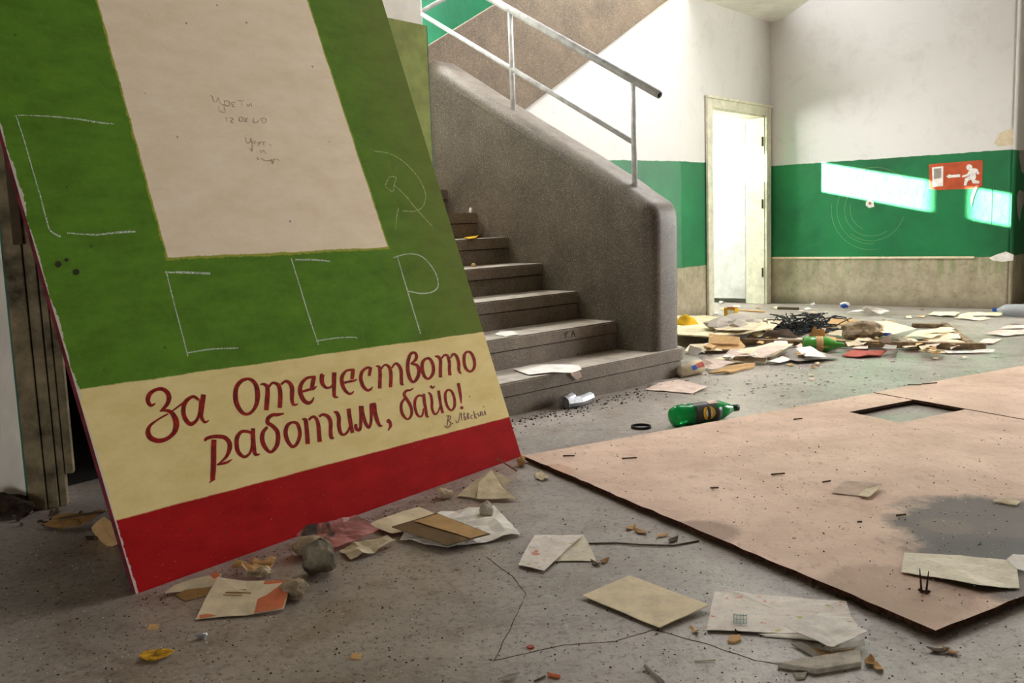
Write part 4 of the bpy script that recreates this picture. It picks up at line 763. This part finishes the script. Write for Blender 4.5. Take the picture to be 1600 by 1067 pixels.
rock('stone', SUZ(1.27+.03, -.28, 6*RI+.0)+(onp(694, 298, SUZ(5*RU, 0, 0), a)-SUZ(5*RU, 0, 0)).dot(u)*u+u*.28, .012, .012, .02, M['whitechip'], 50, .3, lv=2, label='white pebble on the highest visible step', cat='stone')
CRL = ['fourth stair tread near the parapet', 'middle of the fourth stair tread', 'bottom stair tread beside the brick chip', 'bottom stair tread between brick chip and twig', 'third stair tread near the parapet', 'fourth stair tread next to the painted board', 'second stair tread']
for i, (kx, x_, y_) in enumerate(((4, 823, 408.5), (4, 775, 412), (1, 826, 560), (1, 842, 561), (3, 845, 452), (4, 740, 417), (2, 858, 498))):
    rock('stair_crumb', at(x_, y_, kx*RI), .017, .014, .016, M[('whitechip', 'paper_old', 'card_tan')[i % 3]], 60+i, .5, lv=1, label='pale crumb on the '+CRL[i], cat='debris', group='crumbs on the stair treads')
tube('stick', [at(870, 557, RI+.012), at(888, 554, RI+.015), at(902, 553, RI+.012)], .011, M['card_dark'], None, 6, False, label='dark twig lying at the back of the bottom step', cat='stick')
prism('brick_chip', [at(822, 566, RI), at(822, 559, RI+.0), at(832, 558, RI), at(832, 566, RI)], Z*.05, M['card_tan'], None, .006, label='brown brick chip at the back of the bottom step', cat='debris')
# litter at the left wall foot
g = paper([(66, 824), (90, 806, .02), (130, 806, .03), (168, 803, .03), (140, 820, .02), (108, 830)], 'card_brown', 'brown torn cardboard in the shadow left of the board', z=.004, amp=.02, k=14)
paper([(84, 812, .02), (120, 803, .04), (165, 800, .05), (150, 808, .02)], 'card_dark', 'dark cardboard strip behind the torn brown cardboard', z=.006)
bm = bmesh.new(); g = paper([(143, 824, .03), (163, 808, .09), (177, 818, .09), (184, 846, .02), (166, 852, .0), (152, 838, .01)], 'card_tan', 'pale angular cardboard piece leaning at the board left edge', z=.0, th=.01, amp=.004)
rock('soot_heap', at(-6, 806), .13, .06, .04, M['dirt'], 72, .35, label='black soot heap against the left wall foot', cat='debris')
for i in range(26):
    x_ = random.uniform(0, 175); y_ = 797+x_*.15+random.gauss(0, 9)
    rock('rubble_piece', at(x_, y_), random.uniform(.006, .026), random.uniform(.006, .02), random.uniform(.004, .014), M[('dirt', 'card_dark', 'paper_grey', 'dirt')[i % 4]], i, .5, lv=1, label='dark rubble fragment along the foot of the left wall', cat='debris', group='rubble along the left wall')
rock('glass_shard', at(23, 806), .009, .007, .009, M['whitechip'], 75, .5, lv=1, label='bright glinting shard at the left wall foot', cat='debris')
# ================================================================== FAR LITTER HEAP
h = .02
def far(pix, mat, label, z=.02, **kw): return paper(pix, mat, label, z=z, amp=kw.pop('amp', .012), k=kw.pop('k', 6), **kw)
far([(1050, 523), (1052, 493), (1100, 494), (1190, 501), (1206, 512), (1160, 521), (1110, 526)], 'straw', 'broad pale yellow cardboard sheet at the back left of the litter heap', z=.09, th=.01)
far([(1182, 512, .02), (1196, 498, .05), (1224, 500, .03), (1204, 520, 0)], 'paper_cream', 'cream sheet propped between pale cardboard and black wires', z=.06)
rock('plastic_bag', at(1150, 532), .27, .16, .085, M['plasticbag'], 81, .7, smooth=False, rot=.6, label='crumpled grey plastic bag in the middle left of the heap', cat='bag')
far([(1080, 519, .06), (1108, 521, .06), (1112, 530), (1082, 528)], 'card_brown', 'brown box flap behind the parapet end', z=.03)
rock('foam_lump', at(1072, 524), .09, .08, .08, M['yellow'], 83, .3, smooth=True, label='yellow lump peeking out beside the parapet', cat='debris')
g = far([(1104, 544, .0), (1108, 532, .02), (1156, 532, .02), (1165, 541, .01), (1158, 546, .0), (1120, 546)], 'card_tan', 'folded tan cardboard channel at the heap front left', z=.03, th=.006)
P('upright_flap', [(1107, 536, .03), (1108, 522, .07), (1156, 527, .07), (1155, 538, .03)], 'card_tan', .03, .006, .004, 2, g)
far([(1070, 550), (1078, 538, .03), (1116, 541, .02), (1130, 549)], 'paper_cream', 'cream paper beside the base of the newel')
far([(1074, 553, .02), (1078, 539, .09), (1098, 547, .06), (1088, 558, .01)], 'paper_white', 'bright white torn sheet standing beside the newel base', z=.02, cuts=2)
far([(1132, 556), (1142, 547, .03), (1180, 543, .03), (1232, 540, .05), (1215, 550, .03), (1190, 559, .01), (1180, 556, .03), (1160, 559, .01)], 'paper_pink', 'large pale pink sheet in front of the cardboard channel', z=.04)
far([(1112, 562), (1140, 556, .01), (1198, 560, .02), (1196, 566), (1150, 567)], 'paper_cream', 'cream sheet sliding out under the pink sheet', z=.015)
far([(1094, 573), (1100, 562, .04), (1150, 566, .02), (1128, 574), (1110, 578)], 'paper_pink', 'pale paper directly right of the cup', z=.015)
far([(1107, 583), (1135, 573, .02), (1180, 567, .02), (1178, 573), (1140, 582)], 'card_tan', 'lowest front cardboard of the heap near the cup', z=.012, th=.01)
far([(1214, 558, .0), (1240, 545, .03), (1262, 545, .02), (1312, 559, .0), (1246, 566)], 'paper_grey', 'grey sheet at the front centre of the heap', z=.015)
far([(1242, 545, .03), (1266, 541, .04), (1292, 558, .01), (1258, 559, .01)], 'paper_white', 'bright white sheet on the grey sheet at heap front', z=.03)
far([(1200, 566), (1222, 557, .02), (1236, 562), (1218, 568)], 'paper_white', 'small white sheet between pink sheet and grey sheet', z=.015)
far([(1316, 556), (1330, 548, .01), (1386, 549, .01), (1376, 556), (1340, 558)], 'card_red', 'dull red card in front of the wooden frame', z=.01, th=.006)
far([(1318, 512, .0), (1345, 503, .04), (1385, 502, .04), (1432, 514, .01), (1396, 523), (1358, 520)], 'straw', 'large bright cream sheet inside the wooden frame', z=.06)
far([(1374, 506), (1380, 500, .04), (1398, 501, .04), (1404, 507, .02)], 'paper_cream', 'cream strip behind the large bright sheet', z=.05, cuts=2)
far([(1414, 526), (1440, 516, .02), (1484, 513, .03), (1492, 518, .01), (1455, 529)], 'straw', 'bright folded sheet at the right inside the frame', z=.04)
far([(1440, 532), (1460, 524, .02), (1506, 522, .01), (1508, 530), (1460, 534)], 'paper_cream', 'dull cream sheet at the right frame corner', z=.02)
far([(1290, 512, .0), (1300, 497, .05), (1340, 501, .03), (1376, 506, .01), (1330, 509)], 'card_tan', 'tan mat lying behind the black wires', z=.03, th=.006)
far([(1368, 536, .01), (1392, 522, .09), (1392, 536, .02)], 'paper_pink', 'pink-white triangular sheet standing behind the front lath', z=.03, cuts=2)
far([(1394, 523, .06), (1398, 523, .06), (1424, 534), (1412, 535)], 'paper_white', 'thin white-edged wedge right of the triangular sheet', z=.03, cuts=2)
far([(1382, 521, .05), (1393, 521, .05), (1390, 526, .03), (1380, 525, .03)], 'blue', 'small blue packet behind the triangular sheet', z=.04, cuts=2)
rock('stone', at(1347, 531), .17, .1, .075, M['stone_tan'], 85, .3, label='long brown lump behind the front lath of the frame', cat='stone')
far([(1190, 527), (1200, 516, .08), (1232, 515, .08), (1247, 529, .01)], 'paper_grey', 'grey sheet humped left of the far green bottle', z=.03)
far([(1262, 529, .02), (1272, 511, .12), (1276, 512, .12), (1267, 530, .02)], 'card_brown', 'upright brown slat behind the far green bottle', z=.02, th=.02, cuts=2)
far([(1270, 529, .01), (1277, 515, .09), (1288, 515, .09), (1290, 529, .01)], 'card_tan', 'tan card standing behind the far green bottle', z=.02, cuts=2)
far([(1290, 522), (1310, 516, .03), (1360, 519, .03), (1370, 524), (1330, 528)], 'paper_cream', 'cream sheet between the wires and the brown lump', z=.02)
far([(1420, 535), (1436, 530), (1506, 533), (1500, 539), (1440, 539)], 'paper_grey', 'grey-lilac sheet along the front lath', z=.01)
far([(1098, 506, .02), (1130, 500, .04), (1192, 506, .04), (1180, 516, .02), (1120, 517)], 'paper_cream', 'second pale sheet lying across the pale yellow cardboard', z=.11)
far([(1150, 552, .02), (1205, 536, .04), (1240, 538, .02), (1210, 556)], 'paper_cream', 'cream sheet between pink sheet and far green bottle', z=.05)
far([(1310, 522, .02), (1322, 514, .05), (1362, 516, .04), (1352, 524, .01)], 'paper_white', 'white sheet tucked under the large bright sheet front', z=.03)
far([(1446, 520, .03), (1470, 511, .05), (1492, 514, .03), (1478, 520, .02)], 'straw', 'narrow pale sheet at the back right of the frame', z=.04)
# black wires
bm = bmesh.new()
for i in range(150):
    c = at(random.gauss(1262, 17), random.gauss(510, 3), .05); 
    if i % 3 == 0: c = at(random.uniform(1208, 1260), random.uniform(510, 517), .05)
    pts = [c]; d = Vector((random.uniform(-1, 1), random.uniform(-1, 1), random.uniform(-.2, .2))).normalized()
    for j in range(6):
        d = (d+Vector((random.uniform(-.7, .7), random.uniform(-.7, .7), random.uniform(-.4, .4)))).normalized(); q = pts[-1]+d*.05; q.z = min(max(q.z, .02), .13); pts.append(q)
    add_tube(bm, pts, .005, 4)
mk('wire_tangle', bm, M['black'], label='tangled black wires on top of the litter heap', cat='wires')
# wooden frame
fr = empty('wooden_frame', at(1450, 545), label='weathered flat wooden frame enclosing the litter', cat='frame')
def bar(p0, p1, wd, ht, z0=.0, mat=M['oldwood']):
    A_, B_ = at(*p0), at(*p1); t = (B_-A_).normalized(); s_ = Vector((-t.y, t.x, 0))*wd
    return prism('frame_lath', [A_+Z*z0, B_+Z*z0, B_+s_+Z*z0, A_+s_+Z*z0], Z*ht, mat, fr, .004)
M['lath'] = plain('weathered_lath', (150, 128, 100), .85, .3, 12, .2, .5)
bar((1160, 541), (1541, 549), .05, .045, .01, M['lath']); bar((1530, 547), (1480, 510), .05, .035, .0, M['lath']); bar((1484, 512), (1425, 511), .05, .035, 0, M['lath'])
bar((1165, 541), (1215, 505), .05, .03, .0, M['lath'])
# far green bottle
A_ = at(1254, 538, .06); B_ = at(1319, 538.5, .055)
pg = [(0, .01), (.005, .045), (.03, .056), (.25, .058), (.5, .058), (.62, .052), (.74, .034), (.84, .019), (.99, .016), (1, .01)]
rt_, d_, L_ = bottle('beer_bottle', A_, B_, pg, [plain('bottle_green', (70, 150, 50), .25, .1, 12, .6)], None, label='green bottle with tan paper band against the wooden frame', cat='bottle')
bm = xform(lathe([(x_*L_, .0595) for x_ in (.31, .36, .44, .48)], 20), A_, d_); mk('bottle_label', bm, M['card_tan'], rt_, True)
# small things near the far wall
yb = empty('yellow_box', at(1139, 497), label='small yellow box with red top on the floor before the door', cat='box')
bA = at(1131, 497); bd_ = (at(1148, 498)-bA); bw = bd_.length; bd_.normalize(); bn = Vector((-bd_.y, bd_.x, 0))
box('box_body', bA, bd_*bw, bn*.06, Z*.1, M['yellow'], yb, .003); box('box_label', bA-bn*.002+bd_*bw*.35+Z*.01, bd_*bw*.6, bn*.0015, Z*.07, M['paper_white'], yb); box('box_top', bA-bn*.002+bd_*bw*.3+Z*.1, bd_*bw*.65, bn*.06, Z*.008, M['card_red'], yb)
g = rock('cigarette_pack', at(1320, 481), .05, .035, .032, M['paper_white'], 91, .4, lv=2, label='crushed blue and white packet at the foot of the green wall', cat='packet'); rock('packet_print', at(1319, 482.0, .012), .034, .03, .022, M['blue'], 92, .4, lv=2, parent=g)
far([(1322, 489, .0), (1345, 484, .03), (1355, 479, .10), (1372, 482, .05), (1390, 487, .01), (1376, 491)], 'paper_white', 'open white booklet near the foot of the green wall', z=.01)
far([(1449, 492), (1460, 487, .01), (1500, 489), (1490, 495)], 'straw', 'yellowish sheet left of the pair near the right wall foot', z=.01)
far([(1496, 494), (1512, 488, .02), (1572, 488, .02), (1560, 494)], 'straw', 'yellowish sheet right of the pair near the right wall foot', z=.01)
far([(1490, 497), (1502, 494, .01), (1548, 498), (1530, 501)], 'paper_cream', 'faint cream sheet just in front of the yellowish pair', z=.006)
far([(1540, 521), (1560, 516, .02), (1605, 515, .02), (1605, 522), (1570, 525)], 'paper_pink', 'pink-white sheet at the right edge, nearer one', z=.01)
far([(1560, 514), (1575, 510, .01), (1605, 510), (1605, 514)], 'paper_pink', 'pink-white sheet at the right edge, farther one', z=.01)
far([(1530, 536), (1538, 530, .01), (1565, 530), (1552, 538)], 'paper_pink', 'pale paper just right of the wooden frame corner', z=.006)
far([(1440, 549), (1500, 549, .0), (1555, 546, .02), (1552, 552), (1480, 553)], 'paper_white', 'white strip lying under the right end of the front lath', z=.004)
A_ = at(1555, 484, .05); B_ = at(1625, 486, .06); pc = [(0, .01), (.01, .014), (.08, .015), (.1, .03), (.25, .055), (.5, .058), (.9, .055), (1, .03)]
rt_, d_, L_ = bottle('water_bottle', A_, B_, pc, [M['clear_pet']], None, label='clear plastic bottle with blue cap at the right wall foot', cat='bottle')
bm = xform(lathe([(-.02, .016), (-.018, .018), (.015, .018), (.016, .015)], 14), A_, d_); mk('bottle_cap', bm, M['blue'], rt_, True)
rock('paper_ball', at(1270, 478), .025, .02, .018, M['whitechip'], 95, .5, lv=2, label='white crumpled ball at the foot of the green wall', cat='paper')
rock('paper_ball', at(1127, 475), .03, .02, .016, M['whitechip'], 96, .5, lv=2, label='white crumpled ball in the doorway', cat='paper')
tube('slat', [at(1215, 481, .015), at(1248, 482, .015)], .014, M['card_dark'], None, 5, False, label='dark slat on the floor right of the door', cat='stick')
tube('slat', [at(1148, 484, .01), at(1195, 487, .01)], .01, M['card_tan'], None, 5, False, label='long thin tan slat before the door sill', cat='stick')
# torn scraps filling the heap
CN = dict(paper_white='white', paper_cream='cream', paper_pink='pinkish', card_tan='tan', paper_old='yellowed', card_brown='brown', paper_grey='grey', straw='pale straw')
cols = ['paper_white', 'paper_cream', 'paper_pink', 'card_tan', 'paper_old', 'card_brown', 'paper_grey', 'straw']
for i in range(70):
    t = random.random(); x_ = 1075+t*430; yc = 541-14*math.sin(math.pi*min(1, t*1.1))+8*(1-t)
    y_ = yc+random.gauss(0, 10 if t < .6 else 6); s_ = random.uniform(6, 17); r_ = random.random()*3; q = []
    for j in range(random.choice((3, 4, 4, 5))): an = r_+j*6.283/4.3; q.append((x_+s_*math.cos(an), y_+s_*.32*math.sin(an), random.uniform(0, .035)))
    if x_-s_ < 1070 and y_ > 560: continue
    cm = random.choice(cols); lb = CN[cm]+' torn scrap in the '+('left end', 'left half', 'right half', 'right end')[int(t*3.99)]+' of the litter heap, '+('back' if y_ < yc else 'front')+' side'
    P('paper_scrap', q, cm, random.uniform(.006, .03), .002, .008, 1, label=lb, cat='paper', group=lb+' in the litter heap')
for i in range(40):
    x_ = random.uniform(1070, 1560); y_ = random.uniform(478, 500) if i % 2 else random.uniform(552, 600)
    if y_ > 560 and x_ > 1330: continue
    cm = random.choice(cols); lb = 'tiny '+CN[cm]+' scrap on the floor '+('behind' if i % 2 else 'in front of')+' the litter heap, '+('left' if x_ < 1300 else 'right')+' part'
    s_ = random.uniform(3, 7); r_ = random.random()*3; q = [(x_+s_*math.cos(r_+j*1.5), y_+s_*.35*math.sin(r_+j*1.5), random.uniform(0, .01)) for j in range(4)]
    P('paper_scrap', q, cm, .004, .001, .004, 1, label=lb, cat='paper', group=lb)
# crumbs nobody could count
def crumbs(name, n, mat, region, smin, smax, label, zf=lambda x_, y_: 0.0):
    bm = bmesh.new()
    for i in range(n):
        x_, y_ = region(); z_ = zf(x_, y_); c = at(x_, y_, z_); s_ = random.uniform(smin, smax)*(.6+.4*min(3, c.y/3)); k_ = random.choice((3, 4, 5)); r_ = random.random()*6
        pts = [c+Vector((s_*math.cos(r_+j*6.283/k_)*random.uniform(.5, 1.2), s_*math.sin(r_+j*6.283/k_)*random.uniform(.5, 1.2), 0)) for j in range(k_)]
        add_prism(bm, pts, Z*s_*random.uniform(.25, .8))
    mk(name, bm, mat, kind='stuff', label=label, cat='debris')
def zfib(x_, y_):
    p_, q_ = q_of(x_, y_); return .0255 if (.01 < p_ < Lw-.01 and .01 < q_ < 3.8 and not (hp0-.03 < p_ < hp1+.03 and hq0-.03 < q_ < seamq+.03)) else 0.0
def reg1():
    while True:
        x_ = random.uniform(0, 1600); y_ = 640+430*random.random()**.8
        if y_ > 935-(x_-213)*.357 if 213 < x_ < 815 else (y_ > 830 if x_ < 213 else y_ > 650): return x_, y_
def reg2(): x_ = random.gauss(1260, 120); return x_, random.gauss(590, 22)-(x_-1260)*.08
def reg3(): t = random.random(); return 800+t*270+random.gauss(0, 4), 655-t*66+abs(random.gauss(0, 9))+2
def reg4(): t = random.random(); return 213+t*600, 932-t*213+abs(random.gauss(0, 10))+4
crumbs('plaster_crumbs', 1300, M['whitechip'], reg1, .0008, .0028, 'fine white plaster crumbs strewn over the floor and fibreboard', zfib)
crumbs('glass_crumbs', 260, M['whitechip'], reg2, .003, .009, 'white chips strewn before the far litter heap', zfib)
crumbs('dirt_crumbs', 1600, M['dirt'], reg1, .0008, .0035, 'fine dark dirt crumbs strewn over floor and fibreboard', zfib)
crumbs('stair_foot_dirt', 320, M['dirt'], reg3, .0015, .006, 'dark dirt gathered along the foot of the bottom step')
crumbs('board_foot_dirt', 300, M['card_dark'], reg4, .001, .004, 'brown dirt gathered along the foot of the painted board')
